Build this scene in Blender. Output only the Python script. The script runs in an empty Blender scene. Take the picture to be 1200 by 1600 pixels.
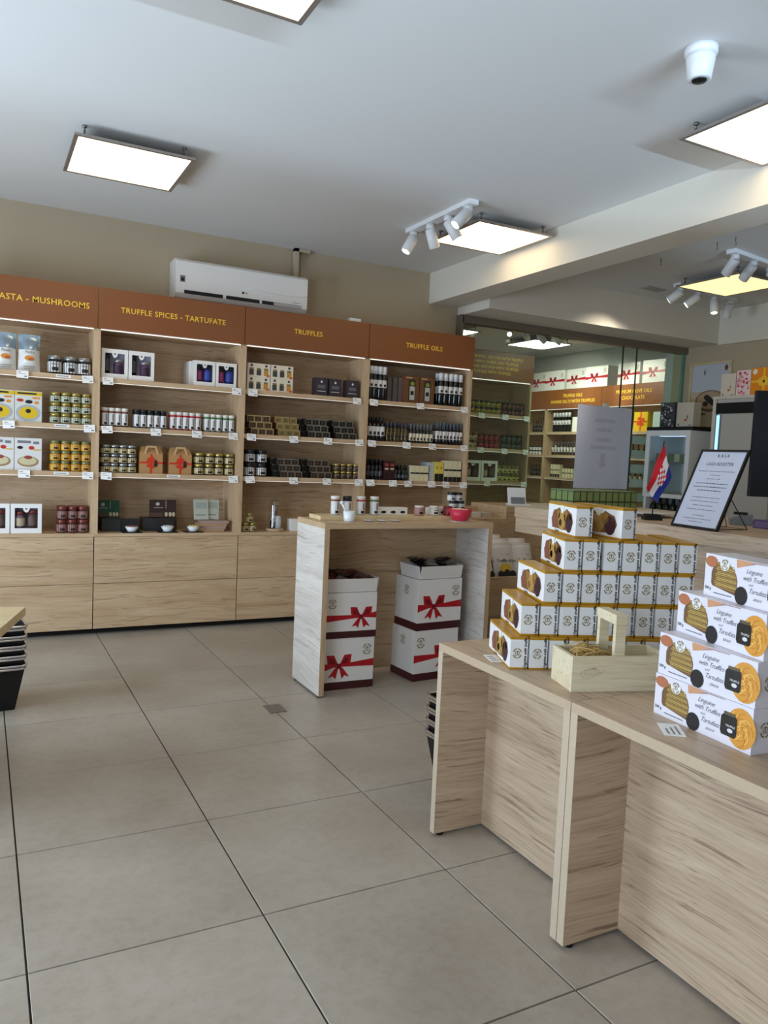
import bpy, math, random
from mathutils import Vector, Matrix

random.seed(7)
LAY = ['bottom', 'middle', 'top']
ORD = ['1st', '2nd', '3rd', '4th', '5th', '6th', '7th', '8th', '9th', '10th']
PI = math.pi
SC = bpy.context.scene
COL = SC.collection

# ------------------------------------------------------------------ camera
F_PX, YAW, PITCH, ROLL, CAM_H = 1199.84, 0.4865, 0.0742, 0.0451, 1.2945
def cam_axes():
    cy, sy, cp, sp = math.cos(YAW), math.sin(YAW), math.cos(PITCH), math.sin(PITCH)
    f = Vector((sy*cp, cy*cp, -sp)); r = Vector((cy, -sy, 0)); u = r.cross(f)
    c, s = math.cos(ROLL), math.sin(ROLL)
    return c*r + s*u, -s*r + c*u, f
cr, cu, cf = cam_axes()
cam_data = bpy.data.cameras.new('camera')
cam_data.sensor_fit = 'HORIZONTAL'
cam_data.sensor_width = 36.0
cam_data.lens = F_PX / 1200 * 36.0
cam_data.clip_start = 0.02
cam = bpy.data.objects.new('camera', cam_data)
cam.matrix_world = Matrix(((cr.x, cu.x, -cf.x, 0), (cr.y, cu.y, -cf.y, 0), (cr.z, cu.z, -cf.z, CAM_H), (0, 0, 0, 1)))
COL.objects.link(cam)
SC.camera = cam

# ------------------------------------------------------------------ world, daylight, exposure
world = bpy.data.worlds.new('daylight'); SC.world = world
world.use_nodes = True
bg = world.node_tree.nodes['Background']
bg.inputs[0].default_value = (0.62, 0.78, 1.0, 1)
bg.inputs[1].default_value = 1.0
SC.view_settings.view_transform = 'Standard'
SC.view_settings.look = 'None'
SC.view_settings.gamma = 1.0
SC.view_settings.use_curve_mapping = False
SC.view_settings.exposure = -0.95
SC.cycles.max_bounces = 8
SC.cycles.diffuse_bounces = 4
SC.cycles.use_denoising = True

XL0 = -1.9
def area(name, loc, rot, sx, sy, power, color):
    d = bpy.data.lights.new(name, 'AREA'); d.shape = 'RECTANGLE'; d.size = sx; d.size_y = sy
    d.energy = power; d.color = color
    o = bpy.data.objects.new(name, d); o.location = loc; o.rotation_euler = rot
    COL.objects.link(o); return o
# daylight through unseen side and front windows; the near one is added fill
area('window_daylight_side', (XL0+.06, 3.6, 1.05), (0, -PI/2, 0), 1.5, 1.5, 185, (0.66, 0.82, 1.0))
area('near_fill_daylight', (XL0+.06, 0.2, 1.15), (0, -PI/2, 0), 1.8, 2.4, 150, (0.70, 0.84, 1.0))
area('window_daylight_front', (1.2, -2.12, 1.64), (PI/2, 0, 0), 5.0, .3, 5, (0.72, 0.85, 1.0))
# added unseen upward light outside the front slot, brightening a band of ceiling
area('ceiling_uplight', (0.8, -9.0, 0.02), (PI, 0, 0), 6.5, 0.6, 13000, (0.55, 0.76, 1.0))
PANEL_E, LED_E = 8.0, 1.2

# ------------------------------------------------------------------ materials
MATS = {}
def lin(c):
    return tuple(((v/255)/12.92 if v/255 <= 0.04045 else ((v/255+0.055)/1.055)**2.4) for v in c)
def mat(name, rgb, rough=0.5, metal=0.0, spec=0.5, emit=None, emit_s=0, trans=0, alpha=1, noise=0.0, nscale=40, coat=0, ior=1.45):
    if name in MATS: return MATS[name]
    m = bpy.data.materials.new(name); m.use_nodes = True
    nt = m.node_tree; b = nt.nodes['Principled BSDF']
    c = lin(rgb)
    b.inputs['Base Color'].default_value = (*c, 1)
    b.inputs['Roughness'].default_value = rough
    b.inputs['Metallic'].default_value = metal
    b.inputs['Specular IOR Level'].default_value = spec
    b.inputs['IOR'].default_value = ior
    b.inputs['Transmission Weight'].default_value = trans
    b.inputs['Alpha'].default_value = alpha
    b.inputs['Coat Weight'].default_value = coat
    if emit:
        b.inputs['Emission Color'].default_value = (*lin(emit), 1); b.inputs['Emission Strength'].default_value = emit_s
    if noise:
        tc = nt.nodes.new('ShaderNodeTexCoord'); n = nt.nodes.new('ShaderNodeTexNoise')
        n.inputs['Scale'].default_value = nscale; n.inputs['Detail'].default_value = 4
        mr = nt.nodes.new('ShaderNodeMapRange'); mr.inputs[3].default_value = 1-noise; mr.inputs[4].default_value = 1+noise
        hs = nt.nodes.new('ShaderNodeHueSaturation'); hs.inputs['Color'].default_value = (*c, 1)
        nt.links.new(tc.outputs['Object'], n.inputs['Vector']); nt.links.new(n.outputs['Fac'], mr.inputs[0])
        nt.links.new(mr.outputs[0], hs.inputs['Value']); nt.links.new(hs.outputs[0], b.inputs['Base Color'])
    MATS[name] = m
    return m

def wood(name, axis, light=(208,180,146), mid=(189,157,120), dark=(132,98,74), rough=0.42, strong=1.0):
    if name in MATS: return MATS[name]
    m = bpy.data.materials.new(name); m.use_nodes = True
    nt = m.node_tree; N = nt.nodes; L = nt.links; b = N['Principled BSDF']
    tc = N.new('ShaderNodeTexCoord'); oi = N.new('ShaderNodeObjectInfo')
    rnd = N.new('ShaderNodeVectorMath'); rnd.operation = 'SCALE'; rnd.inputs[0].default_value = (37, 53, 71)
    L.new(oi.outputs['Random'], rnd.inputs['Scale'])
    add = N.new('ShaderNodeVectorMath'); add.operation = 'ADD'
    L.new(tc.outputs['Object'], add.inputs[0]); L.new(rnd.outputs[0], add.inputs[1])
    # slow warp so the grain wanders
    wn = N.new('ShaderNodeTexNoise'); wn.inputs['Scale'].default_value = 2.2; wn.inputs['Detail'].default_value = 1
    L.new(add.outputs[0], wn.inputs['Vector'])
    ws = N.new('ShaderNodeVectorMath'); ws.operation = 'SCALE'; ws.inputs['Scale'].default_value = 0.07
    L.new(wn.outputs['Color'], ws.inputs[0])
    wa = N.new('ShaderNodeVectorMath'); wa.operation = 'ADD'
    L.new(add.outputs[0], wa.inputs[0]); L.new(ws.outputs[0], wa.inputs[1])
    def grain(along, across, detail, rough_=0.6):
        mp = N.new('ShaderNodeMapping')
        s = [across]*3; s[axis] = along; mp.inputs['Scale'].default_value = s
        L.new(wa.outputs[0], mp.inputs['Vector'])
        n = N.new('ShaderNodeTexNoise'); n.inputs['Scale'].default_value = 1; n.inputs['Detail'].default_value = detail
        n.inputs['Roughness'].default_value = rough_
        L.new(mp.outputs[0], n.inputs['Vector']); return n
    def ramp(src, stops):
        r = N.new('ShaderNodeValToRGB'); e = r.color_ramp.elements
        e[0].position, e[0].color = stops[0][0], (*stops[0][1], 1); e[1].position, e[1].color = stops[-1][0], (*stops[-1][1], 1)
        for p, c in stops[1:-1]:
            k = e.new(p); k.color = (*c, 1)
        L.new(src.outputs['Fac'], r.inputs['Fac']); return r
    def mul(a, bb, fac=1.0):
        x = N.new('ShaderNodeMix'); x.data_type = 'RGBA'; x.blend_type = 'MULTIPLY'; x.inputs['Factor'].default_value = fac
        L.new(a.outputs[0] if a.bl_idname != 'ShaderNodeMix' else a.outputs['Result'], x.inputs['A'])
        L.new(bb.outputs[0], x.inputs['B']); return x
    g1 = grain(1.3, 15, 6)
    c1 = ramp(g1, [(0.30, lin(mid)), (0.62, lin(light))])
    g2 = grain(3.5, 170, 3)
    c2 = ramp(g2, [(0.32, (0.76, 0.74, 0.72)), (0.6, (1.04, 1.04, 1.04))])
    g3 = grain(2.0, 75, 5, 0.7)
    dk = tuple(v*0.95/max(1e-3, w) for v, w in zip(lin(dark), lin(mid)))
    c3 = ramp(g3, [(0.33, dk), (0.39, (0.84, 0.81, 0.78)), (0.46, (1, 1, 1))])
    g4 = grain(0.9, 5.5, 2)
    c4 = ramp(g4, [(0.30, (0.88, 0.86, 0.84)), (0.55, (1.0, 1.0, 1.0))])
    g5 = grain(0.45, 70, 4, 0.5)
    c5 = ramp(g5, [(0.325, (0.48, 0.41, 0.36)), (0.35, (1, 1, 1))])
    x = mul(c1, c2, 0.8*strong); x = mul(x, c3, 0.9*strong); x = mul(x, c4, 0.8*strong); x = mul(x, c5, 0.8*strong)
    L.new(x.outputs['Result'], b.inputs['Base Color'])
    b.inputs['Roughness'].default_value = rough; b.inputs['Specular IOR Level'].default_value = 0.45
    MATS[name] = m
    return m

WX = wood('oak_grain_x', 0, strong=0.8); WY = wood('oak_grain_y', 1, (203,180,154), (182,157,131), (126,100,82)); WXT = wood('oak_grain_x_grey', 0, (203,180,154), (182,157,131), (126,100,82)); WZ = wood('oak_edge_z', 2, strong=0.5)
EDGE_X = wood('oak_edge_x', 0, strong=0.5)
PALE = wood('pale_pine', 0, (226,214,182), (214,198,160), (180,150,105), 0.6, 0.55)
BOARD = wood('birch_board', 0, (224,203,160), (212,188,142), (180,150,105), 0.5, 0.5)
WHITE = mat('white_card', (236,234,230), 0.45)
WALLM = mat('cream_wall_shaded', (186,170,144), 0.85, noise=0.02, nscale=6)  # beam's cream paint, darkened in colour for the dim light on the walls
CEILM = mat('ceiling_paint', (222,220,216), 0.9, noise=0.012, nscale=3)
BEAMM = mat('cream_beam_lit', (226,219,204), 0.85, noise=0.015, nscale=5)  # the walls' cream paint, lighter in colour for the nearby panel light
BROWN = mat('brown_fascia', (136,82,46), 0.38, noise=0.03, nscale=3)
GOLD = mat('gold_lettering', (255,206,66), 0.35)
BLACK = mat('black_plastic', (18,18,20), 0.4)
DARK = mat('dark_gap', (26,22,20), 0.8)
CHROME = mat('chrome', (215,215,218), 0.15, 1.0)
ALU = mat('aluminium_frame', (172,164,158), 0.35, 0.7)
STEEL = mat('steel', (130,128,124), 0.35, 0.9)
WPLAS = mat('white_plastic', (232,233,234), 0.35)
GREYP = mat('grey_plastic', (120,122,126), 0.4)
PANEL = mat('panel_diffuser', (255,250,235), 0.5, emit=(255,226,180), emit_s=PANEL_E)
PANELW = mat('panel_diffuser_warm', (255,244,205), 0.5, emit=(255,232,160), emit_s=2.6)
PANELA = mat('panel_diffuser_cool', (250,252,250), 0.5, emit=(244,250,240), emit_s=24.0)
LED = mat('led_strip', (255,252,245), 0.5, emit=(255,250,238), emit_s=LED_E)
SPOT = mat('spot_lens', (255,255,250), 0.3, emit=(255,246,230), emit_s=4.0)
def thin_glass(name, tint, refl=0.05):
    m = bpy.data.materials.new(name); m.use_nodes = True; nt = m.node_tree
    for n in list(nt.nodes): nt.nodes.remove(n)
    out = nt.nodes.new('ShaderNodeOutputMaterial'); tr = nt.nodes.new('ShaderNodeBsdfTransparent'); gl = nt.nodes.new('ShaderNodeBsdfGlossy'); mx = nt.nodes.new('ShaderNodeMixShader')
    tr.inputs[0].default_value = (*tint, 1); gl.inputs['Roughness'].default_value = 0.02; mx.inputs[0].default_value = refl
    nt.links.new(tr.outputs[0], mx.inputs[1]); nt.links.new(gl.outputs[0], mx.inputs[2]); nt.links.new(mx.outputs[0], out.inputs[0])
    MATS[name] = m; return m
GLASS = thin_glass('green_glass', (0.90, 0.98, 0.94), 0.04)
CLEAR = mat('clear_glass', (250,252,252), 0.02, trans=1.0, ior=1.08)
FROST = mat('frosted_film', (186,214,204), 0.6, alpha=0.62)
RED = mat('ribbon_red', (178,22,36), 0.4)
RED2 = mat('ribbon_dark_red', (120,10,24), 0.45)
MAROON = mat('maroon_band', (70,26,30), 0.4)
INK = mat('black_ink', (30,28,30), 0.5)
INKG = mat('grey_ink', (120,118,124), 0.6)
OLIVE = mat('logo_olive', (140,124,80), 0.5)
GOLDB = mat('gold_card', (190,140,36), 0.35, 0.15)
KRAFT = mat('kraft_card', (178,136,88), 0.7, noise=0.04, nscale=30)
SKINBAG = mat('bag_white', (226,220,214), 0.4)
YEL = mat('chip_yellow', (214,180,62), 0.5, noise=0.12, nscale=60)
TRUF = mat('truffle_black', (34,28,28), 0.6, noise=0.25, nscale=120)
TRUFB = mat('truffle_brown', (178,110,74), 0.6, noise=0.2, nscale=140)
TAG = mat('price_card', (244,243,240), 0.5)

def floor_mat():
    m = bpy.data.materials.new('porcelain_tile'); m.use_nodes = True
    nt = m.node_tree; N = nt.nodes; L = nt.links; b = N['Principled BSDF']
    geo = N.new('ShaderNodeNewGeometry'); oi = N.new('ShaderNodeObjectInfo')
    n1 = N.new('ShaderNodeTexNoise'); n1.inputs['Scale'].default_value = 2.4; n1.inputs['Detail'].default_value = 5
    n2 = N.new('ShaderNodeTexNoise'); n2.inputs['Scale'].default_value = 26; n2.inputs['Detail'].default_value = 6
    n2.inputs['Roughness'].default_value = 0.7
    L.new(geo.outputs['Position'], n1.inputs['Vector']); L.new(geo.outputs['Position'], n2.inputs['Vector'])
    r1 = N.new('ShaderNodeValToRGB'); e = r1.color_ramp.elements
    e[0].position, e[0].color = 0.32, (*lin((163,152,138)), 1); e[1].position, e[1].color = 0.68, (*lin((180,171,158)), 1)
    L.new(n1.outputs['Fac'], r1.inputs['Fac'])
    r2 = N.new('ShaderNodeValToRGB'); e = r2.color_ramp.elements
    e[0].position, e[0].color = 0.36, (0.90, 0.89, 0.87, 1); e[1].position, e[1].color = 0.56, (1, 1, 1, 1)
    L.new(n2.outputs['Fac'], r2.inputs['Fac'])
    x = N.new('ShaderNodeMix'); x.data_type = 'RGBA'; x.blend_type = 'MULTIPLY'; x.inputs['Factor'].default_value = 1
    L.new(r1.outputs[0], x.inputs['A']); L.new(r2.outputs[0], x.inputs['B'])
    hs = N.new('ShaderNodeHueSaturation'); mr = N.new('ShaderNodeMapRange'); mr.inputs[3].default_value = 0.97; mr.inputs[4].default_value = 1.03
    L.new(oi.outputs['Random'], mr.inputs[0]); L.new(mr.outputs[0], hs.inputs['Value']); L.new(x.outputs['Result'], hs.inputs['Color'])
    L.new(hs.outputs[0], b.inputs['Base Color'])
    b.inputs['Roughness'].default_value = 0.36; b.inputs['Specular IOR Level'].default_value = 0.5
    return m
TILE = floor_mat()
GROUT = mat('grout', (64,56,50), 0.9)

# ------------------------------------------------------------------ mesh building helpers
class MB:
    def __init__(s): s.v = []; s.f = []; s.m = []; s.sm = []
    def face(s, pts, mi=0, smooth=False):
        k = len(s.v); s.v += [tuple(p) for p in pts]; s.f.append(tuple(range(k, k+len(pts)))); s.m.append(mi); s.sm.append(smooth)
    def box(s, x0, x1, y0, y1, z0, z1, mi=0):
        k = len(s.v)
        s.v += [(x0,y0,z0),(x1,y0,z0),(x1,y1,z0),(x0,y1,z0),(x0,y0,z1),(x1,y0,z1),(x1,y1,z1),(x0,y1,z1)]
        for q in ((0,3,2,1),(4,5,6,7),(0,1,5,4),(1,2,6,5),(2,3,7,6),(3,0,4,7)):
            s.f.append(tuple(k+i for i in q)); s.m.append(mi); s.sm.append(False)
        return s
    def lathe(s, prof, n=14, cx=0, cy=0, mi=0, smooth=True, cap=True, rot=0):
        k = len(s.v)
        for r, z in prof:
            for i in range(n):
                a = 2*PI*i/n + rot
                s.v.append((cx+r*math.cos(a), cy+r*math.sin(a), z))
        for j in range(len(prof)-1):
            for i in range(n):
                a, b = k+j*n+i, k+j*n+(i+1) % n
                s.f.append((a, b, b+n, a+n)); s.m.append(mi); s.sm.append(smooth)
        if cap:
            if prof[0][0] > 1e-6: s.f.append(tuple(k+i for i in reversed(range(n)))); s.m.append(mi); s.sm.append(False)
            if prof[-1][0] > 1e-6:
                kk = k+(len(prof)-1)*n; s.f.append(tuple(kk+i for i in range(n))); s.m.append(mi); s.sm.append(False)
        return s
    def tube(s, pts, r, n=8, mi=0, closed=False):
        pts = [Vector(p) for p in pts]; k = len(s.v); m = len(pts)
        up = Vector((0.013, 0.021, 1)).normalized()
        for i, p in enumerate(pts):
            if closed: t = pts[(i+1) % m] - pts[i-1]
            else: t = pts[min(i+1, m-1)] - pts[max(i-1, 0)]
            t.normalize()
            a = t.cross(up)
            if a.length < 0.05: a = t.cross(Vector((1, 0, 0)))
            a.normalize(); b = t.cross(a)
            for j in range(n):
                w = 2*PI*j/n; s.v.append(tuple(p + a*(r*math.cos(w)) + b*(r*math.sin(w))))
        for i in range(m if closed else m-1):
            for j in range(n):
                a = k+i*n+j; b = k+i*n+(j+1) % n; c = k+((i+1) % m)*n+(j+1) % n; d = k+((i+1) % m)*n+j
                s.f.append((a, b, c, d)); s.m.append(mi); s.sm.append(True)
        if not closed:
            s.f.append(tuple(k+j for j in reversed(range(n)))); s.m.append(mi); s.sm.append(False)
            s.f.append(tuple(k+(m-1)*n+j for j in range(n))); s.m.append(mi); s.sm.append(False)
        return s
    def prism(s, poly, y0, y1, mi=0):           # poly in x,z; extruded along y (front at y0)
        n = len(poly); k = len(s.v)
        ar = sum(poly[i][0]*poly[(i+1) % n][1]-poly[(i+1) % n][0]*poly[i][1] for i in range(n))
        if ar < 0: poly = poly[::-1]
        s.v += [(x, y0, z) for x, z in poly] + [(x, y1, z) for x, z in poly]
        s.f.append(tuple(k+i for i in range(n))); s.m.append(mi); s.sm.append(False)
        s.f.append(tuple(k+n+i for i in reversed(range(n)))); s.m.append(mi); s.sm.append(False)
        for i in range(n):
            j = (i+1) % n
            s.f.append((k+i, k+n+i, k+n+j, k+j)); s.m.append(mi); s.sm.append(False)
        return s
    def flat(s, poly, y=0.0, mi=0):             # printed shape in x,z, facing -y
        n = len(poly)
        ar = sum(poly[i][0]*poly[(i+1) % n][1]-poly[(i+1) % n][0]*poly[i][1] for i in range(n))
        if ar < 0: poly = poly[::-1]
        s.face([(x, y, z) for x, z in poly], mi); return s
    def add(s, me, M=None, mi=0):               # append another mesh with a transform
        k = len(s.v)
        for v in me.vertices:
            p = (M @ v.co) if M else v.co; s.v.append(tuple(p))
        for p in me.polygons:
            s.f.append(tuple(k+i for i in p.vertices)); s.m.append(mi); s.sm.append(p.use_smooth)
        return s
    def mesh(s, name, mats, bevel=0):
        me = bpy.data.meshes.new(name); me.from_pydata(s.v, [], s.f)
        for m in (mats if isinstance(mats, (list, tuple)) else [mats]): me.materials.append(m)
        me.polygons.foreach_set('material_index', s.m); me.polygons.foreach_set('use_smooth', s.sm)
        me.update(); return me

def ell(cx, cz, rx, rz, n=14, a0=0.0, a1=2*PI):
    full = abs(a1-a0-2*PI) < 1e-6
    k = n if full else n+1
    return [(cx+rx*math.cos(a0+(a1-a0)*i/n), cz+rz*math.sin(a0+(a1-a0)*i/n)) for i in range(k)]
def rect(x0, x1, z0, z1): return [(x0,z0),(x1,z0),(x1,z1),(x0,z1)]

TXT = {}
def txt(s, size, align='CENTER', bold=0.0, shear=0.0, ext=0.0, space=1.0, line=1.0):
    key = (s, size, align, bold, shear, ext, space, line)
    if key in TXT: return TXT[key]
    c = bpy.data.curves.new('lettering', 'FONT'); c.body = s; c.size = size; c.align_x = align; c.align_y = 'CENTER'
    c.resolution_u = 2; c.offset = bold; c.shear = shear; c.extrude = ext; c.space_character = space; c.space_line = line
    o = bpy.data.objects.new('lettering', c)
    me = bpy.data.meshes.new_from_object(o)
    for v in me.vertices: v.co = (v.co.x, -v.co.z, v.co.y)
    bpy.data.objects.remove(o); bpy.data.curves.remove(c)
    TXT[key] = me
    return me

def obj(name, me, parent=None, loc=(0,0,0), rz=0.0, label=None, cat=None, group=None, kind=None):
    o = bpy.data.objects.new(name, me)
    COL.objects.link(o)
    o.location = loc; o.rotation_euler = (0, 0, rz)
    if parent: o.parent = parent
    if label: o['label'] = label
    if cat: o['category'] = cat
    if group: o['group'] = group
    if kind: o['kind'] = kind
    return o
def thing(name, label, cat, loc=(0,0,0), rz=0.0, group=None):
    return obj(name, None, None, loc, rz, label, cat, group)
def bx(name, parent, x0, x1, y0, y1, z0, z1, m, **k):
    return obj(name, MB().box(x0,x1,y0,y1,z0,z1).mesh(name, m), parent, **k)
# a kind = (name, body mesh, [(part name, mesh, [(sub name, mesh)])])
def place(kind, loc, rz, label, cat, group=None):
    name, body, parts = kind
    r = obj(name, body, None, loc, rz, label, cat, group)
    for p in parts:
        c = obj(p[0], p[1], r)
        for q in (p[2] if len(p) > 2 else []): obj(q[0], q[1], c)
    return r
def rv(a, loc):                                  # rotate about z
    c, s = math.cos(a), math.sin(a); return (c*loc[0]-s*loc[1], s*loc[0]+c*loc[1])

# ================================================================== STRUCTURE
ZC = 2.85; YW = 5.75; XR = 6.454; XL = XL0; YF0 = -2.2
def struct(name, mb, m, parent=None, **k):
    return obj(name, mb.mesh(name, m), parent, kind='structure' if not parent else None, **k)

floor = struct('floor', MB().box(XL, XR+.3, YF0, YW, -0.06, -0.006), GROUT, label='large grey porcelain floor tiles with dark grout lines')
TX, TY, TS, GAP = 0.1084, 1.9495, 0.6, 0.005
tmesh = {}
for i in range(-5, 12):
    for j in range(-7, 7):
        x0, x1 = max(XL, TX+i*TS)+GAP/2, min(XR, TX+(i+1)*TS)-GAP/2
        y0, y1 = max(YF0, TY+j*TS)+GAP/2, min(YW, TY+(j+1)*TS)-GAP/2
        if x1-x0 < 0.03 or y1-y0 < 0.03: continue
        key = (round(x1-x0, 4), round(y1-y0, 4))
        if key not in tmesh:
            a, b = (x1-x0), (y1-y0); e = 0.0012; mb = MB()
            mb.box(0, a, 0, b, -0.01, -e)
            k = len(mb.v); mb.v += [(e,e,0),(a-e,e,0),(a-e,b-e,0),(e,b-e,0)]
            mb.f.append((k,k+1,k+2,k+3)); mb.m.append(0); mb.sm.append(False)
            for q in ((4,5,k+1,k),(5,6,k+2,k+1),(6,7,k+3,k+2),(7,4,k,k+3)): mb.f.append(q); mb.m.append(0); mb.sm.append(False)
            tmesh[key] = mb.mesh('tile', TILE)
        obj('tile', tmesh[key], floor, (x0, y0, 0))
struct('floor_annex', MB().box(3.4, 7.7, YW, 10.4, -0.06, 0), TILE)
struct('ceiling', MB().box(XL, XR+.3, YF0, YW+.1, ZC, ZC+.1), CEILM)
struct('ceiling_annex', MB().box(3.4, 7.7, YW+.1, 10.4, ZC, ZC+.1), CEILM)
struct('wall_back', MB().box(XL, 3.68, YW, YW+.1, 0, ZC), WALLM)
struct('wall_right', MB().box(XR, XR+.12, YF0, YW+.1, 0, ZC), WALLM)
struct('wall_annex_back', MB().box(3.4, 7.7, 10.3, 10.4, 0, ZC), mat('annex_plaster', (200,202,198), 0.85))
struct('wall_annex_right', MB().box(7.43, 7.55, YW+.1, 10.3, 0, ZC), mat('annex_plaster', (200,202,198), 0.85))
struct('wall_annex_left', MB().box(3.4, 3.5, YW+.1, 10.3, 0, ZC), mat('annex_plaster', (200,202,198), 0.85))
struct('wall_annex_return', MB().box(XR, 7.43, YW+.1, YW+.2, 0, ZC), mat('annex_plaster', (200,202,198), 0.85))
# unseen walls; near opening added for fill, front slot shaped for the ceiling light
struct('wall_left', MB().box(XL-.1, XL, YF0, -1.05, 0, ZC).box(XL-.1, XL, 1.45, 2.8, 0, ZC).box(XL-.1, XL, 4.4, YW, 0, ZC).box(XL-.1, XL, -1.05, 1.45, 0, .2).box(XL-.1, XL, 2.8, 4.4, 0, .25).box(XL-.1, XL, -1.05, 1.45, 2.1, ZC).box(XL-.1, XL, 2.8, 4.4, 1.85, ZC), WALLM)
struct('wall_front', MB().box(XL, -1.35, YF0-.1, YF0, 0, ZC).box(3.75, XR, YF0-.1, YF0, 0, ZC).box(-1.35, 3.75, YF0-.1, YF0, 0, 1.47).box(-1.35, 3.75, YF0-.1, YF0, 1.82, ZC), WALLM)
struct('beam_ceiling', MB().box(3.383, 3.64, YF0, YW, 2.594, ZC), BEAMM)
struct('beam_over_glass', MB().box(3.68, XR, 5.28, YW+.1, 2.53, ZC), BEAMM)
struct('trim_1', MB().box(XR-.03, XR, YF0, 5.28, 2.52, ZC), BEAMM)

# glass partition with its dark head rail, frosted film bands
gw = thing('window_1', None, None); gw['kind'] = 'structure'
RAIL = mat('dark_rail', (128,118,104), 0.5, 0.2)
bx('head_rail', gw, 3.68, XR, 5.66, 5.74, 2.465, 2.53, RAIL)
bx('jamb', gw, 3.66, 3.69, 5.66, 5.74, 0, 2.53, RAIL)
for k, (a, b) in enumerate(((3.69, 5.592), (5.60, 5.775), (5.785, 6.42))):
    bx('pane', gw, a, b, 5.70, 5.708, 0.02, 2.465, GLASS)
    if b < 6: bx('pane_edge', gw, b, b+.008, 5.697, 5.711, 0.02, 2.465, mat('glass_edge', (40,62,56), 0.3))
bx('pane_edge', gw, 6.42, 6.45, 5.69, 5.715, 0.02, 2.465, mat('glass_edge_green', (110,150,136), 0.3))
for k in range(6):
    z = 1.60 - k*0.145
    bx('frosted_band', gw, 5.79, 6.38, 5.694, 5.697, z-.085, z, FROST)

# ================================================================== SHELF UNITS
Z1, Z2, Z3, ZB, ZT, ZF = 1.719, 1.401, 1.094, 0.687, 2.294, 2.033
DEP = 0.36
def shelf_unit(loc, rz, W, label, sign=None, size=0.045, sdx=0.0, space=1.05, group='oak shelf units along the walls', line=1.0):
    u = thing('shelf_unit', label, 'shelf unit', loc, rz, group)
    t = 0.022
    for x in (0, W-t):
        mb = MB().box(x, x+t, 0.004, DEP, ZB, ZF-.002); bxo = obj('side_panel', mb.mesh('side_panel', WZ), u)
    bx('back_panel', u, t, W-t, DEP-.02, DEP, ZB, ZT, WX)
    for z in (Z1, Z2, Z3):
        s = bx('shelf', u, t, W-t, 0.012, DEP-.02, z-.03, z, EDGE_X)
        bx('light_strip', s, t+.02, W-t-.015, 0.016, 0.022, z-.033, z-.0301, LED)
    bx('top_board', u, t, W-t, 0.024, DEP-.02, ZF, ZF+.02, EDGE_X)
    bx('base_top', u, 0, W, 0.002, DEP, ZB-.022, ZB, EDGE_X)
    bx('cabinet_body', u, 0.004, W-.004, 0.022, DEP, 0.05, ZB-.022, DARK)
    bx('drawer_front', u, 0.003, W-.003, 0.0, 0.02, 0.352, ZB-.024, WX)
    bx('drawer_front', u, 0.003, W-.003, 0.0, 0.02, 0.045, 0.349, WX)
    bx('plinth', u, 0.0, W, 0.07, DEP, 0.0, 0.05, DARK)
    f = bx('fascia', u, 0.0025, W-.0025, -0.012, 0.008, ZF, ZT, BROWN)
    bx('light_strip', u, 0.02, W-.02, 0.012, 0.02, ZF-.007, ZF-.002, mat('led_strip_front', (255,252,245), 0.5, emit=(255,250,238), emit_s=2.4))
    if sign:
        for k, ln in enumerate(sign):
            me = MB().add(txt(ln, size, 'CENTER', 0.0004, 0, 0.0006, space)).mesh('lettering', GOLD)
            obj('lettering', me, f, (W/2+sdx, -0.0128, (ZF+ZT)/2 + ((len(sign)-1)/2-k)*size*1.25))
    return u
YF = 5.378
ED = [-0.31, 0.675, 1.66, 2.645, 3.62]
names = [('PASTA - MUSHROOMS',), ('TRUFFLE SPICES - TARTUFATE',), ('TRUFFLES',), ('TRUFFLE OILS',)]
labs = ['oak shelf unit headed pasta and mushrooms at the end of the row', 'oak shelf unit headed truffle spices and tartufate', 'oak shelf unit headed truffles, beneath the air conditioner end', 'oak shelf unit headed truffle oils, full of bottles']
for k in range(4):
    shelf_unit((ED[k], YF, 0), 0, ED[k+1]-ED[k], labs[k], names[k], [0.053, 0.050, 0.050, 0.052][k], [0.165, 0.0, -0.01, 0.005][k], 1.06)
Y5 = 5.9
shelf_unit((3.68, Y5, 0), 0, 0.98, 'oak shelf unit with four lines of gold lettering, behind the glass', ('HONEY TRUFFLE - BISCUITS WITH TRUFFLE', 'OLIVES WITH CHEESE AND TRUFFLES', 'JAMS AND KETCHUP WITH TRUFFLES', 'MUSTARD WITH TRUFFLES'), 0.036, 0.0, 1.0)
XS = 7.05
SE = [6.42, 7.5, 8.6, 9.7]
slabs = ['oak shelf unit headed premium olive oils and chocolate, seen through glass', 'oak shelf unit headed truffle oils and marine salts, seen through glass', 'narrow glimpse of the farthest oak shelf unit behind the glass']
snames = [('PREMIUM OLIVE OILS', 'CHOCOLATE'), ('TRUFFLE OILS', 'MARINE SALTS WITH TRUFFLES'), None]
for k in range(3):
    shelf_unit((XS, SE[k+1], 0), -PI/2, SE[k+1]-SE[k], slabs[k], snames[k], 0.062, 0, 1.0)

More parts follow.
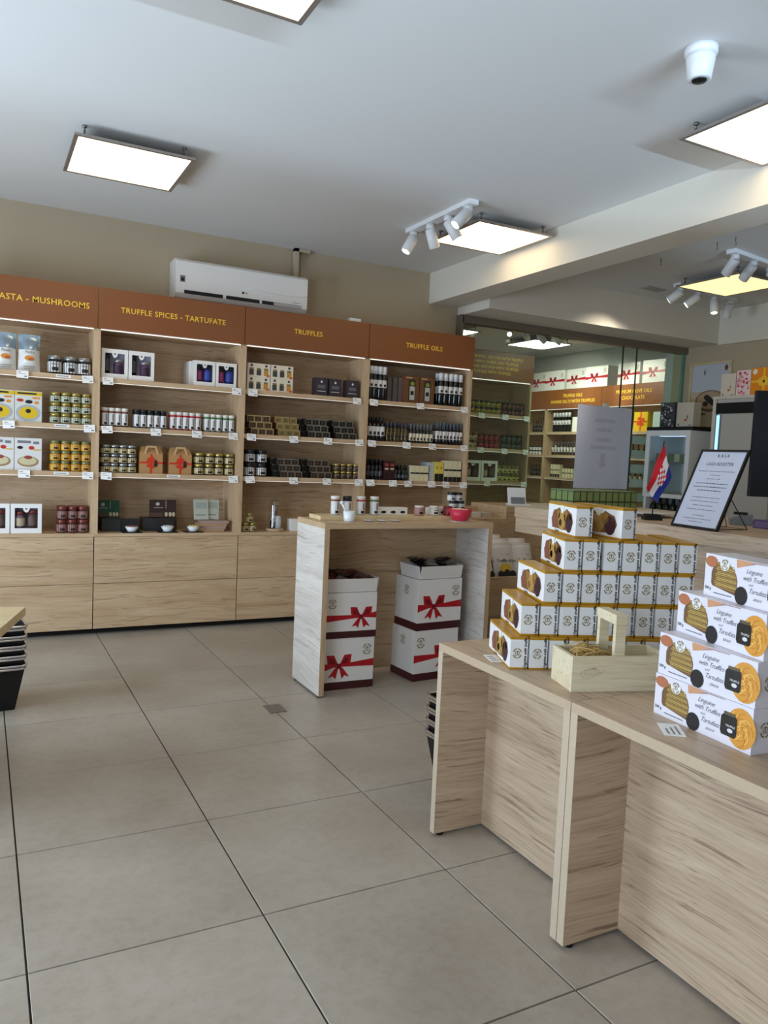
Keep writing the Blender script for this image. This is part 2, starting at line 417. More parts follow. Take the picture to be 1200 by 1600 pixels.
# price cards hung on the shelf edges
tagme = MB()
tagme.box(-.034, .034, 0, .0015, -.025, .025)
tagme.flat(rect(-.026, -.006, .012, .016), -.0004, 1); tagme.flat(rect(-.026, .016, 0.002, .0045), -.0004, 1); tagme.flat(rect(.010, .027, -.016, -.009), -.0004, 1)
tagme = tagme.mesh('price_tag', [TAG, INKG])
stripme = MB().box(-.045, .045, 0, .001, -.009, .009).flat(rect(-.038, .03, -.003, .002), -.0004, 1).mesh('shelf_label', [TAG, INKG])
def tags(xs, z, where, y=YF-.001):
    for q, x in enumerate(xs):
        o = obj('price_tag', tagme, None, (x, y+.006, z-.022), random.uniform(-.08, .08), 'white price card on the '+where+', %s of %d' % (ORD[q], len(xs)), 'price tag', 'price cards on the shelf edges')
        o.rotation_euler = (random.uniform(-.28, -.12), random.uniform(-.06, .06), random.uniform(-.08, .08)); o.location.y = y-.004
tags((0.235, 0.62), Z1, 'top shelf edge of pasta unit'); tags((0.16, 0.635), Z2, 'second shelf edge of pasta unit'); tags((0.25, 0.63), Z3, 'third shelf edge of pasta unit')
tags((0.745, 1.615), Z1, 'top shelf edge of spices unit'); tags((0.745, 1.06, 1.34, 1.60), Z2, 'second shelf edge of spices unit'); tags((0.745, 1.61), Z3, 'third shelf edge of spices unit')
tags((1.735, 2.565), Z1, 'top shelf edge of truffles unit'); tags((1.735, 2.06, 2.335, 2.60), Z2, 'second shelf edge of truffles unit'); tags((1.735, 2.07, 2.34, 2.61), Z3, 'third shelf edge of truffles unit')
tags((2.71, 3.13, 3.555), Z1, 'top shelf edge of oils unit'); tags((2.71, 3.02, 3.26, 3.57), Z2, 'second shelf edge of oils unit'); tags((2.71, 2.91, 3.05, 3.27, 3.41, 3.58), Z3, 'third shelf edge of oils unit')
tags((4.09, 4.36, 4.61), Z1, 'top shelf edge of unit behind glass', Y5-.001); tags((4.1, 4.37, 4.62), Z2, 'second shelf edge of unit behind glass', Y5-.001); tags((4.19, 4.62), Z3, 'third shelf edge of unit behind glass', Y5-.001)
for x, z, w in ((0.475, Z1, 'top'), (0.47, Z2, 'second'), (0.47, Z3, 'third')):
    obj('shelf_label', stripme, None, (x, YF+.0105, z-.012), 0, 'narrow paper strip label on the %s shelf edge of pasta unit' % w, 'label strip')
obj('shelf_label', stripme, None, (1.19, YF+.0105, Z3-.012), 0, 'narrow paper strip label below the red-ribboned kraft boxes', 'label strip')

# ================================================================== GOODS ON THE SHELVES
def patch(mb, r, a0, a1, z0, z1, mi, n=5):       # patch wrapped on a cylinder, angles from -y
    for i in range(n):
        p = [a0+(a1-a0)*i/n, a0+(a1-a0)*(i+1)/n]
        q = [(r*math.sin(a), -r*math.cos(a)) for a in p]
        mb.face([(q[0][0], q[0][1], z0), (q[1][0], q[1][1], z0), (q[1][0], q[1][1], z1), (q[0][0], q[0][1], z1)], mi, True)
KINDS = {}
def jar(key, r, h, body, lid, label, motif=TRUF, lidh=0.24, labz=(0.12, 0.68), shape=0, name='jar'):
    if key in KINDS: return KINDS[key]
    hb = h*(1-lidh)
    prof = [(r*.9, 0), (r, h*.04), (r, hb*.86), (r*.86, hb*.97), (r*.86, hb)]
    b = MB().lathe(prof, 14).mesh('jar_body', body)
    l = MB().lathe([(r*.93, hb*.985), (r*.95, hb+.002), (r*.95, h-.003), (r*.88, h)], 14).mesh('lid', lid)
    lb = MB(); patch(lb, r*1.012, -PI, PI, hb*labz[0], hb*labz[1]/.68*.72 if False else hb*.82, 0, 14)
    patch(lb, r*1.03, -.42, .5, hb*.22, hb*.46, 1, 4)
    patch(lb, r*1.03, -.5, .4, hb*.62, hb*.70, 2, 4)
    lb = lb.mesh('label_band', [label, motif, INKG])
    KINDS[key] = (name, b, [('lid', l), ('label_band', lb)])
    return KINDS[key]
def bottle(key, r, h, body, cap, label, labz=(0.28, 0.55), neck=0.4, capz=0.62, name='bottle', caps=1.08):
    if key in KINDS: return KINDS[key]
    sh = h*capz
    b = MB().lathe([(r*.92, 0), (r, .004), (r, sh*.86), (r*.8, sh*.95), (r*neck, sh*1.06), (r*neck, h*.985)], 12).mesh('bottle_body', body)
    c = MB().lathe([(r*neck*caps, sh*1.04 if caps < 1.5 else sh*.98), (r*neck*caps, h-.003), (r*neck*caps*.9, h)], 12).mesh('cap', cap)
    lb = MB(); patch(lb, r*1.015, -PI, PI, h*labz[0], h*labz[1], 0, 12); patch(lb, r*1.035, -.5, .4, h*(labz[0]+.03), h*(labz[0]*.55+labz[1]*.45), 1, 3)
    lb = lb.mesh('label_band', [label, TRUF])
    KINDS[key] = (name, b, [('cap', c), ('label_band', lb)])
    return KINDS[key]
def tin(key, r, h, lid, rim, label, body):
    if key in KINDS: return KINDS[key]
    b = MB().lathe([(r, 0), (r, h*.80)], 14).mesh('tin_body', body)
    l = MB().lathe([(r*1.03, h*.82), (r*1.03, h*.98), (r*.95, h)], 14).mesh('lid', lid)
    rm = MB().lathe([(r*1.05, h*.74), (r*1.05, h*.82)], 14).mesh('rim', rim)
    lb = MB(); patch(lb, r*1.015, -1.15, 1.15, h*.08, h*.72, 0, 8); patch(lb, r*1.03, -.35, .55, h*.1, h*.24, 1, 3); patch(lb, r*1.03, .1, .5, h*.28, h*.66, 2, 2)
    lb = lb.mesh('label_band', [label, TRUF, INKG])
    KINDS[key] = ('spice_tin', b, [('lid', l), ('rim', rm), ('label_band', lb)])
    return KINDS[key]
def carton(key, w, d, h, card, prints=None, mats=(), side=None, name='carton'):
    if key in KINDS: return KINDS[key]
    b = MB().box(-w/2, w/2, 0, d, 0, h).mesh('carton_body', card)
    parts = []
    if prints:
        mb = MB(); prints(mb, w, h); parts.append(('printed_front', mb.mesh('printed_front', list(mats))))
    if side:
        mb = MB(); side(mb, d, h)
        me = mb.mesh('printed_side', list(mats))
        me.transform(Matrix.Translation((-w/2, d, 0)) @ Matrix.Rotation(-PI/2, 4, 'Z'))   # front -> the -x side
        parts.append(('printed_side', me))
    KINDS[key] = (name, b, parts)
    return KINDS[key]

def rowof(kind, x0, x1, n, z, y, label, cat, group, stack=1, deep=1, hh=0.0, dd=0.0, shift=0.0, jit=0.003, z_rz=0.0):
    w = (x1-x0)/n
    for s in range(stack):
        for i in range(n):
            for d in range(deep):
                if d and not (i == 0 or s == stack-1): continue
                place(kind, (x0+(i+.5)*w + s*shift + random.uniform(-jit, jit), y + d*dd + random.uniform(-jit, jit), z+s*hh+.0005),
                      z_rz+random.uniform(-.06, .06), label + ', %s of %d' % (ORD[i], n) + (', %s layer' % (('bottom', 'top') if stack == 2 else ('bottom', 'middle', 'top'))[s] if stack > 1 else '') + (', %s row' % ('front', 'rear')[d] if deep > 1 else ''), cat, group)

c_glass_d = mat('jar_dark_content', (44,36,32), 0.2, coat=.3)
c_glass_o = mat('jar_olive_content', (112,98,54), 0.2, coat=.3)
c_glass_r = mat('jar_red_content', (66,22,22), 0.2, coat=.3)
c_glass_y = mat('jar_yellow_content', (176,124,40), 0.2, coat=.3)
lid_gold = mat('lid_gold', (176,156,88), 0.3, 0.6); lid_red = mat('lid_red', (116,54,46), 0.35, 0.3); lid_black = mat('lid_black', (30,30,34), 0.35)
lid_silver = mat('lid_silver', (158,158,156), 0.3, 0.7); lid_green = mat('lid_green', (120,124,82), 0.35, 0.3)
lab_white = mat('label_white', (218,216,214), 0.5); lab_cream = mat('label_cream', (224,212,176), 0.5); lab_teal = mat('label_mint', (196,206,184), 0.5)
lab_yel = mat('label_yellow', (222,172,62), 0.5); lab_pink = mat('label_pink', (152,108,98), 0.5); lab_ycream = mat('label_pale_gold', (210,192,136), 0.5)
blk_glass = mat('black_glass', (16,16,18), 0.12, coat=.5); dk_green = mat('dark_green_glass', (30,38,26), 0.12, coat=.5)
y0 = YF + .045

# ---- pasta unit
bagw = MB()
for k in range(9):
    pass
def pillow(w, d, h, top, mats):
    mb = MB(); nx, nz = 8, 12
    for side in (-1, 1):
        k = len(mb.v)
        for j in range(nz+1):
            for i in range(nx+1):
                u, v = i/nx*2-1, j/nz
                bul = (1-abs(u)**2.5)*(min(1, v*4)*(1 if v < top else max(.12, 1-(v-top)/(1-top)*1.1)))
                wv = w*(1-.06*math.sin(v*PI)) * (0.5)
                crease = .0025*math.sin(9*u+13*v)
                mb.v.append((u*wv, side*(d/2*max(bul, .06)+crease*bul), v*h))
        for j in range(nz):
            for i in range(nx):
                a = k+j*(nx+1)+i; q = (a, a+1, a+nx+2, a+nx+1)
                mb.f.append(q if side < 0 else q[::-1]); mb.m.append(0 if (j+.5)/nz < top else 1); mb.sm.append(True)
    return mb.mesh('pouch_body', mats)
pouch_me = pillow(.13, .09, .235, .62, [mat('pouch_white', (224,222,216), 0.35), mat('pouch_foil', (150,170,184), 0.2, 0.5)])
pp = MB(); pp.flat(ell(.0, .085, .028, .016), -.047, 0); pp.flat(ell(.012, .078, .018, .010), -.0475, 1); pp.flat(rect(-.035, .035, .028, .032), -.0445, 2); pp.flat(rect(-.03, .03, .018, .021), -.0415, 2)
pp.add(txt('Pasta', .026, 'CENTER', 0, .2), Matrix.Translation((0, -.047, .122)), 2)
pp = pp.mesh('printed_front', [mat('mushroom_orange', (220,140,56), .5), mat('mushroom_brown', (170,96,44), .5), INKG])
POUCH = ('pasta_pouch', pouch_me, [('printed_front', pp)])
place(POUCH, (.275, y0+.03, Z1), 0, 'white pasta pouch with silver top, beside the black jars', 'pouch', 'white pasta pouches')
place(POUCH, (.138, y0+.03, Z1), .04, 'white pasta pouch with silver top, cut by the picture edge', 'pouch', 'white pasta pouches')
rowof(jar('bigblk', .042, .118, blk_glass, lid_silver, lab_white, lidh=.2), .385, .65, 3, Z1, y0+.03, 'tall black jar on the top pasta shelf', 'jar', 'black jars on the top pasta shelf', deep=2, dd=.09)
def soup(mb, w, h):
    mb.flat(rect(-w/2, w/2, h*.86, h*.98), -.0005, 0); mb.flat(rect(-w*.40, w*.30, h*.90, h*.95), -.001, 3)
    mb.flat(ell(0, h*.30, w*.46, h*.27), -.0006, 2); mb.flat(ell(0.0, h*.30, w*.36, h*.20), -.001, 0); mb.flat(ell(.0, h*.36, w*.10, h*.07), -.0014, 4)
    mb.flat(ell(-w*.30, h*.70, w*.13, h*.05), -.001, 5); mb.flat(ell(w*.02, h*.66, w*.14, h*.06), -.001, 4); mb.flat(ell(w*.3, h*.64, w*.09, h*.05), -.001, 1); mb.flat(rect(w*.15, w*.42, h*.76, h*.82), -.001, 1)
SOUP = carton('soup', .158, .05, .195, mat('soup_card', (214,214,206), .45), soup, (mat('soup_yellow', (220,184,36), .45), mat('soup_orange', (224,140,60), .45), mat('soup_plate', (172,178,190), .4), INK, TRUF, mat('tomato', (190,50,36), .45)), name='soup_box')
place(SOUP, (.273, y0, Z2), 0, 'soup box with yellow soup plate beside the jars', 'box', 'yellow soup boxes'); place(SOUP, (.112, y0, Z2), 0, 'soup box with yellow soup plate, cut by the picture edge', 'box', 'yellow soup boxes')
rowof(jar('mintjar', .031, .068, c_glass_o, lid_gold, lab_teal), .40, .652, 4, Z2, y0+.03, 'mint label jar on the second pasta shelf', 'jar', 'gold-lidded jars with mint labels', stack=3, deep=2, hh=.068, dd=.066)
def pizza(mb, w, h):
    mb.flat(rect(-w*.40, w*.10, h*.84, h*.92), -.0006, 1); mb.flat(rect(w*.18, w*.4, h*.82, h*.9), -.0006, 1)
    mb.flat(ell(0, h*.27, w*.40, h*.17), -.0006, 0); mb.flat(ell(-w*.02, h*.29, w*.34, h*.13), -.001, 2); mb.flat(ell(w*.0, h*.40, w*.15, h*.06), -.0014, 3)
    mb.flat(ell(-w*.3, h*.70, w*.11, h*.05), -.001, 4); mb.flat(ell(w*.12, h*.70, w*.11, h*.06), -.001, 5); mb.flat(rect(w*.2, w*.46, h*.62, h*.66), -.001, 6)
PIZZA = carton('pizza', .158, .05, .205, mat('pizza_card', (222,220,216), .45), pizza, (mat('crust', (160,128,92), .5), INKG, mat('topping', (206,196,156), .5), mat('topping_red', (150,70,60), .5), TRUF, mat('tomato', (190,50,36), .45), YEL), name='pizza_box')
place(PIZZA, (.275, y0, Z3), 0, 'white baking mix box with round pizza picture beside the yellow jars', 'box', 'white boxes with pizza picture'); place(PIZZA, (.113, y0, Z3), 0, 'white baking mix box with round pizza picture, cut by the picture edge', 'box', 'white boxes with pizza picture')
rowof(jar('yeljar', .031, .066, c_glass_y, lid_green, lab_yel), .405, .655, 4, Z3, y0+.03, 'yellow label jar on the third pasta shelf', 'jar', 'jars with yellow labels', stack=3, deep=2, hh=.066, dd=.066)
rowof(jar('redjar', .032, .088, c_glass_r, lid_red, lab_pink), .452, .645, 3, ZB, y0+.03, 'dark red copper-lidded jar low on pasta unit', 'jar', 'dark red jars', stack=2, deep=2, hh=.088, dd=.068)

# ---- window gift boxes (carton shell, cut-out window, two jars inside)
def giftbox(key, w, h, d, j1, j2, inner):
    if key in KINDS: return KINDS[key]
    t = .003; b = MB()
    b.box(-w/2, w/2, d-t, d, 0, h, 1); b.box(-w/2, -w/2+t, t, d-t, 0, h); b.box(w/2-t, w/2, t, d-t, 0, h); b.box(-w/2+t, w/2-t, t, d-t, 0, t); b.box(-w/2+t, w/2-t, t, d-t, h-t, h)
    fr = MB(); m = w*.13
    fr.box(-w/2, -w/2+m, 0, t, 0, h); fr.box(w/2-m, w/2, 0, t, 0, h); fr.box(-w/2+m, w/2-m, 0, t, 0, h*.17); fr.box(-w/2+m, w/2-m, 0, t, h*.86, h)
    tg = MB().prism(ell(0, h*.88, w*.11, h*.17, 8, PI, 2*PI), -.0005, t*.9).flat(ell(0, h*.83, w*.04, h*.035, 8), -.0012, 1).mesh('tag', [WHITE, INKG])
    parts = [('window_frame', fr.mesh('window_frame', WHITE)), ('tag', tg)]
    for (dx, r, hh, body, lab, lidm) in (j1, j2):
        jb = MB().lathe([(r, h*.18), (r, h*.18+hh*.74), (r*.85, h*.18+hh*.78)], 10, dx, d*.45).mesh('inner_jar', body)
        jl = MB().lathe([(r*.95, h*.18+hh*.78), (r*.95, h*.18+hh)], 10, dx, d*.45).mesh('lid', lidm)
        lb = MB(); patch(lb, r*1.03, -1.2, 1.2, h*.18+hh*.12, h*.18+hh*.6, 0, 6); lb = lb.mesh('label_band', lab); lb.transform(Matrix.Translation((dx, d*.45, 0)))
        parts.append(('inner_jar', jb, [('lid', jl), ('label_band', lb)]))
    KINDS[key] = ('window_gift_box', b.mesh('box_shell', [WHITE, inner]), parts)
    return KINDS[key]
INL = mat('box_inner_lilac', (176,172,190), .6)
purple = mat('jar_purple', (86,52,84), .3); blue = mat('jar_blue', (40,52,128), .3); plum = mat('jar_plum', (120,40,84), .3)
GB1 = giftbox('gb_dark', .168, .195, .075, (-.045, .019, .13, blk_glass, mat('lab_dk', (60,58,66), .5), lid_black), (.026, .031, .095, purple, mat('lab_dk2', (58,34,56), .5), lid_silver), INL)
place(GB1, (.793, y0, Z1), 0, 'white window box with dark bottle and jar at the post end', 'gift box', 'white window gift boxes'); place(GB1, (.965, y0, Z1), 0, 'white window box with dark bottle and jar, second on spices top shelf', 'gift box', 'white window gift boxes')
GB2 = giftbox('gb_blue', .150, .175, .09, (-.032, .024, .105, plum, mat('lab_plum', (150,60,110), .5), lid_black), (.030, .028, .115, blue, mat('lab_blue', (52,66,150), .5), lid_black), INL)
place(GB2, (1.395, y0, Z1), 0, 'white window box with plum and blue jars beside bare shelf', 'gift box', 'white window gift boxes'); place(GB2, (1.55, y0, Z1), 0, 'white window box with plum and blue jars against the post', 'gift box', 'white window gift boxes')
for k in range(2): place(GB2, (1.385, y0+.095*(k+1), Z1), 0, 'white window box, %s queued behind the plum and blue jar box' % ORD[k], 'gift box', 'white window gift boxes')
GB3 = giftbox('gb_lila', .182, .19, .08, (-.036, .031, .105, mat('jar_lilac', (104,84,96), .3), mat('lab_tan', (176,160,132), .5), lid_red), (.038, .030, .115, mat('jar_brown', (74,56,52), .3), mat('lab_brn', (96,70,62), .5), lid_red), INL)
place(GB3, (.268, y0, ZB), 0, 'white window box with two brown jars low on pasta unit', 'gift box', 'white window gift boxes'); place(GB3, (.08, y0, ZB), 0, 'white window box with two brown jars, cut by the picture edge', 'gift box', 'white window gift boxes')

# ---- spices unit: tins in four colours
tb = mat('tin_brown', (58,40,34), .4); rimb = mat('rim_copper', (130,72,52), .4); lidw = mat('lid_white', (226,222,214), .4); rimr = mat('rim_red', (190,38,52), .4); rimg = mat('rim_green', (70,124,62), .4)
for key, x0, x1, lid, rim, body, lab in (('tin_w', .718, .89, lidw, rimb, tb, 'white-lidded copper-rimmed spice tin by the post'), ('tin_k', .925, 1.14, lid_black, lid_black, mat('tin_grey', (88,90,98), .4), 'black-lidded spice tin on the second shelf'),
        ('tin_r', 1.165, 1.385, lidw, rimr, mat('tin_rose', (168,60,64), .4), 'white-lidded red-rimmed spice tin on the second shelf'), ('tin_g', 1.405, 1.62, lidw, rimg, mat('tin_sage', (120,136,118), .4), 'white-lidded green-rimmed spice tin on the second shelf')):
    k = tin(key, .0215, .125, lid, rim, lab_white, body)
    rowof(k, x0, x1, 4 if key == 'tin_w' else 5, Z2, y0+.02, lab, 'tin', 'spice tins on the second shelf', deep=2, dd=.05)
rowof(jar('gldjar', .031, .062, c_glass_d, lid_silver, lab_ycream), .722, .945, 4, Z3, y0+.03, 'pale gold label jar by the kraft boxes', 'jar', 'pale gold label jars stacked three high', stack=3, deep=2, hh=.062, dd=.066)
rowof(jar('gldjar2', .033, .078, c_glass_d, lid_gold, lab_ycream), 1.345, 1.63, 4, Z3, y0+.03, 'gold-lidded jar between kraft boxes and post', 'jar', 'gold-lidded jars stacked two high', stack=2, deep=2, hh=.078, dd=.07)
# kraft carry boxes with handle and ribbon
kb = MB(); w, d, h = .155, .11, .135
kb.box(-w/2, w/2, 0, d, 0, h); kb.prism([(0, h), (d, h), (d*.5+.012, h+.058), (d*.5-.012, h+.058)], -w/2, w/2)
me0 = MB().box(-w/2, w/2, 0, d, 0, h)
gp = MB(); k0 = [(0, h), (d, h), (d*.62, h+.05), (d*.38, h+.05)]
n = len(k0)
body = MB().box(-w/2, w/2, 0, d, 0, h)
kk = len(body.v); body.v += [(-w/2, 0, h), (w/2, 0, h), (w/2*.8, d*.4, h+.05), (-w/2*.8, d*.4, h+.05), (-w/2, d, h), (w/2, d, h), (w/2*.8, d*.6, h+.05), (-w/2*.8, d*.6, h+.05)]
for q in ((0,1,2,3),(5,4,7,6),(1,5,6,2),(4,0,3,7),(3,2,6,7)): body.f.append(tuple(kk+i for i in q)); body.m.append(0); body.sm.append(False)
body = body.mesh('box_body', KRAFT)
hd = MB()
pts = [(-.05, h+.0), (-.032, h+.055), (.032, h+.055), (.05, h+.0)]
pin = [(-.036, h+.0), (-.024, h+.043), (.024, h+.043), (.036, h+.0)]
for i in range(3): hd.prism([pts[i], pts[i+1], pin[i+1], pin[i]], -.001+.0, .004)
hd = hd.mesh('carry_handle', mat('kraft_light', (200,164,116), .7))
rb = MB(); rb.flat(rect(-w/2, w/2, h*.50, h*.60), -.0006, 0); rb.flat(rect(-.008, .008, 0, h), -.0008, 0)
for a in (0.5, 1.3, 2.2, 3.0, 3.9, 5.3): rb.flat(ell(.03*math.cos(a)*.7, h*.55+.03*math.sin(a), .017, .012, 8), -.002-.0004*a, 0)
rb.flat(ell(.03, h*.45, .013, .013, 8), -.005, 1); rb.flat(ell(.03, h*.60, .010, .012, 8), -.0052, 1)
rb = rb.mesh('ribbon', [mat('ribbon_orange_red', (206,60,34), .4), TRUF])
KB = ('kraft_gift_box', body, [('carry_handle', hd), ('ribbon', rb)])
place(KB, (1.045, y0+.01, Z3), 0, 'kraft carry box with red ribbon beside the three-high jars', 'gift box', 'kraft carry boxes'); place(KB, (1.245, y0+.01, Z3), 0, 'kraft carry box with red ribbon beside the two-high jars', 'gift box', 'kraft carry boxes')
place(KB, (1.105, y0+.13, Z3), 0, 'kraft carry box standing behind the two front ones', 'gift box', 'kraft carry boxes')
# base of spices unit
grn = mat('green_card', (24,78,52), .4); choc = mat('chocolate_card', (58,38,34), .4)
def choco(mb, w, h):
    mb.flat(ell(-w*.2, h*.75, w*.08, h*.10, 10), -.0006, 1); mb.flat(rect(-w*.35, w*.0, h*.52, h*.55), -.0006, 1); mb.flat(rect(w*.1, w*.12, h*.5, h*.95), -.0006, 1)
    mb.flat(ell(w*.12, h*.16, w*.06, h*.14, 8), -.0006, 0); mb.flat(ell(w*.27, h*.16, w*.06, h*.14, 8), -.0006, 0); mb.flat(ell(w*.4, h*.16, w*.06, h*.14, 8), -.0006, 0); mb.flat(rect(-w/2, 0, 0, h*.25), -.0005, 2)
CH = (mat('praline', (206,184,150), .5), mat('pale_print', (190,184,176), .5), mat('praline_dark', (90,62,48), .5))
CG = carton('choc_green', .155, .02, .115, grn, choco, CH, name='chocolate_box'); CB = carton('choc_brown', .185, .02, .125, choc, choco, CH, name='chocolate_box')
DK = carton('dark_block', .125, .14, .09, mat('dark_slate_card', (34,38,38), .4), lambda mb, w, h: mb.flat(rect(-w*.46, w*.46, h*.06, h*.94), -.0005, 0), (mat('slate_print', (42,46,46), .45),), name='chocolate_carton')
place(DK, (.80, y0+.07, ZB), 0, 'dark carton carrying the upright green chocolate box', 'box', 'dark chocolate cartons'); o = place(CG, (.79, y0+.17, ZB+.092), 0, 'upright green chocolate box leaning at the post', 'box'); o.rotation_euler = (-.12, 0, 0)
place(DK, (1.075, y0+.08, ZB), 0, 'dark carton beside the brown chocolate box', 'box', 'dark chocolate cartons')
CBS = carton('choc_brown_stand', .18, .10, .09, choc, None, name='chocolate_carton'); place(CBS, (1.165, y0+.12, ZB), 0, 'brown carton under the upright brown chocolate box', 'box'); o = place(CB, (1.165, y0+.16, ZB+.092), 0, 'upright brown chocolate box with pale print', 'box'); o.rotation_euler = (-.12, 0, 0)
trayme = MB().box(-.06, .06, 0, .10, 0, .006).mesh('tray', BLACK); tb2 = MB().box(-.06, .06, .08, .10, .006, .085)
def bowl_mesh(r0, r1, h, m, n=16, name='bowl'):
    return MB().lathe([(r0*.9, 0), (r0, .002), (r1, h), (r1-.003, h), (r0-.001, .006), (0.0001, .005)], n, cap=True).mesh(name, m)
sbowl = bowl_mesh(.028, .045, .035, mat('bowl_white', (226,228,230), .3))
food = [mat('food_brown', (140,90,70), .6), mat('food_white', (214,212,208), .6), mat('food_yellow', (226,206,140), .6)]
for k, (x, tl) in enumerate(((.925, 'brown bits'), (1.165, 'pale bits'), (1.345, 'yellow bits'))):
    t = obj('serving_tray', MB().box(-.065, .065, 0, .11, 0, .006).mesh('serving_tray', BLACK), None, (x, y0-.04, ZB), 0, 'small black tray under the bowl of '+tl, 'tray', 'black sample trays')
    if k < 2: obj('display_card', MB().box(-.06, .06, .0, .01, 0, .09).mesh('display_card', mat('card_black', (38,36,36), .5)), None, (x, y0+.075, ZB), 0, 'black display card standing behind the bowl of '+tl, 'card', 'black display cards')
    b = obj('sample_bowl', sbowl, None, (x, y0+.005, ZB+.0065), 0, 'small white sample bowl with '+tl, 'bowl', 'white sample bowls')
    f = MB()
    for i in range(14): f.lathe([(.001, .026), (.009, .03), (.010, .036), (.003, .042)], 6, .028*math.cos(i*2.4)*math.sqrt(i/14), .028*math.sin(i*2.4)*math.sqrt(i/14))
    obj('food', f.mesh('food', food[k]), b, kind='stuff')
BK = carton('pale_pack', .105, .012, .145, mat('pale_green_card', (188,192,176), .5), lambda mb, w, h: (mb.flat(rect(-w*.4, w*.4, h*.55, h*.85), -.0006, 0), mb.flat(rect(-w*.4, w*.3, h*.2, h*.25), -.0006, 1)), (mat('pack_print', (164,172,160), .5), INKG), name='seed_pack')
for k, x in enumerate((1.425, 1.505)):
    o = place(BK, (x, y0+.09+.02*k, ZB+.082), .08, ('pale green pack leaning at the back', 'pale green pack leaning in front of another')[k], 'pack', 'pale green packs'); o.rotation_euler = (-.18, .06*k, .08)
for k in range(4): obj('card_bundle', MB().box(-.1, .1, 0, .12, 0, .019).mesh('card_bundle', mat('bundle_card%d' % (k % 2), ((176,144,112), (166,140,128))[k % 2], .6)), None, (1.475+.01*k, y0+.02, ZB+.0195*k+.001), .03*(-1)**k, ('lowest', 'second', 'third', 'topmost')[k]+' flat bundle under the pale green packs', 'bundle', 'flat card bundles')

# ---- truffles unit
def jarpic(mb, w, h):
    for k in range(3):
        cx = (-.32+.32*k)*w
        mb.flat(rect(cx-w*.10, cx+w*.10, h*.12, h*.52), -.0006, 0 if k != 2 else 1); mb.flat(rect(cx-w*.09, cx+w*.09, h*.52, h*.66), -.0006, 2); mb.flat(ell(cx, h*.84, w*.06, h*.1, 8), -.0006, 0 if k != 1 else 3)
    mb.flat(rect(w*.34, w*.47, h*.05, h*.2), -.0008, 4)
TP = carton('trio', .172, .06, .097, mat('trio_card', (228,216,196), .45), jarpic, (mat('pic_dark', (70,66,64), .5), mat('pic_amber', (196,140,60), .5), mat('pic_lid', (130,110,70), .5), lab_cream, mat('pic_orange', (210,90,40), .5)), name='trio_pack')
for z, s in ((0, 'lower'), (1, 'upper')):
    for i in range(2): place(TP, (1.79+.178*i, y0, Z1+.098*z), 0, '%s cream trio pack %s' % (s, ('at the post', 'beside the bare shelf')[i]), 'box', 'cream trio packs')
DB = carton('darkbox', .10, .07, .135, mat('plum_card', (58,50,58), .4), lambda mb, w, h: (mb.flat(ell(0, h*.78, w*.09, h*.07, 8), -.0006, 0), mb.flat(rect(-w*.3, w*.3, h*.42, h*.6), -.0006, 1), mb.flat(rect(-w*.35, w*.35, h*.24, h*.27), -.0006, 0)), (lab_white, mat('slate_print2', (104,100,110), .5)), name='truffle_box')
for x, t in ((2.285, 'first of three'), (2.40, 'middle of three'), (2.545, 'last of three, by the post')): place(DB, (x, y0, Z1), 0, 'dark plum box with pale crest, '+t, 'box', 'dark plum boxes')
def smallbox(key, w, h, d, card, edge, face):
    if key in KINDS: return KINDS[key]
    b = MB().box(-w/2, w/2, 0, d, 0, h).mesh('box_body', card)
    fr = MB(); fr.flat(rect(-w/2, w/2, 0, h), -.0004, 0); fr.flat(rect(-w/2+.003, w/2-.0075, .003, h-.008), -.0008, 1); fr.flat(ell(-w*.05, h*.45, w*.14, h*.16, 8), -.0012, 2)
    KINDS[key] = ('truffle_carton', b, [('printed_front', fr.mesh('printed_front', [edge, face, mat('crest_dim', (84,72,56), .5)]))]); return KINDS[key]
eg = mat('edge_gold', (160,138,92), .4); es = mat('edge_sage', (112,108,96), .4)
sb = [smallbox('sb1', .056, .046, .075, mat('box_brown', (104,66,44), .4), eg, mat('face_dark_brown', (66,48,34), .35)), smallbox('sb2', .056, .046, .075, mat('box_copper', (140,88,54), .4), eg, mat('face_olive', (118,104,58), .35)),
      smallbox('sb3', .056, .046, .075, mat('box_black', (30,30,30), .35), es, mat('face_black', (30,26,26), .3)), smallbox('sb4', .056, .046, .075, mat('box_black', (30,30,30), .35), es, mat('face_brown', (54,36,28), .3))]
ds = ('brown gold-edged truffle carton at the post', 'olive gold-edged truffle carton on second shelf', 'black silver-edged carton, middle stack, second shelf', 'black silver-edged carton, end stack, second shelf')
for k, (x0, n, kd, rows) in enumerate(((1.745, 3, 0, 3), (1.955, 3, 1, 3), (2.195, 3, 2, 3), (2.42, 3, 2, 3))):
    rowof(sb[kd], x0, x0+.058*n, n, Z2, y0, ds[k], 'box', 'small truffle cartons on second shelf', stack=rows, hh=.0465, shift=-.016, jit=.0015)
    for d in range(3):
        for s in range(3): place(sb[kd], (x0-.022+.0*d+.029-.016*s, y0+.078+.078*d, Z2+.0465*s+.0005), 0, ds[k]+', %s row back, %s layer' % (ORD[d], LAY[s]), 'box', 'small truffle cartons back rows')
rowof(jar('whtjar', .037, .098, blk_glass, lid_black, lab_white, lidh=.2), 1.708, 1.885, 2, Z3, y0+.03, 'black-lidded white label jar by the post', 'jar', 'white label jars on the third truffles shelf', stack=2, deep=2, hh=.098, dd=.08)
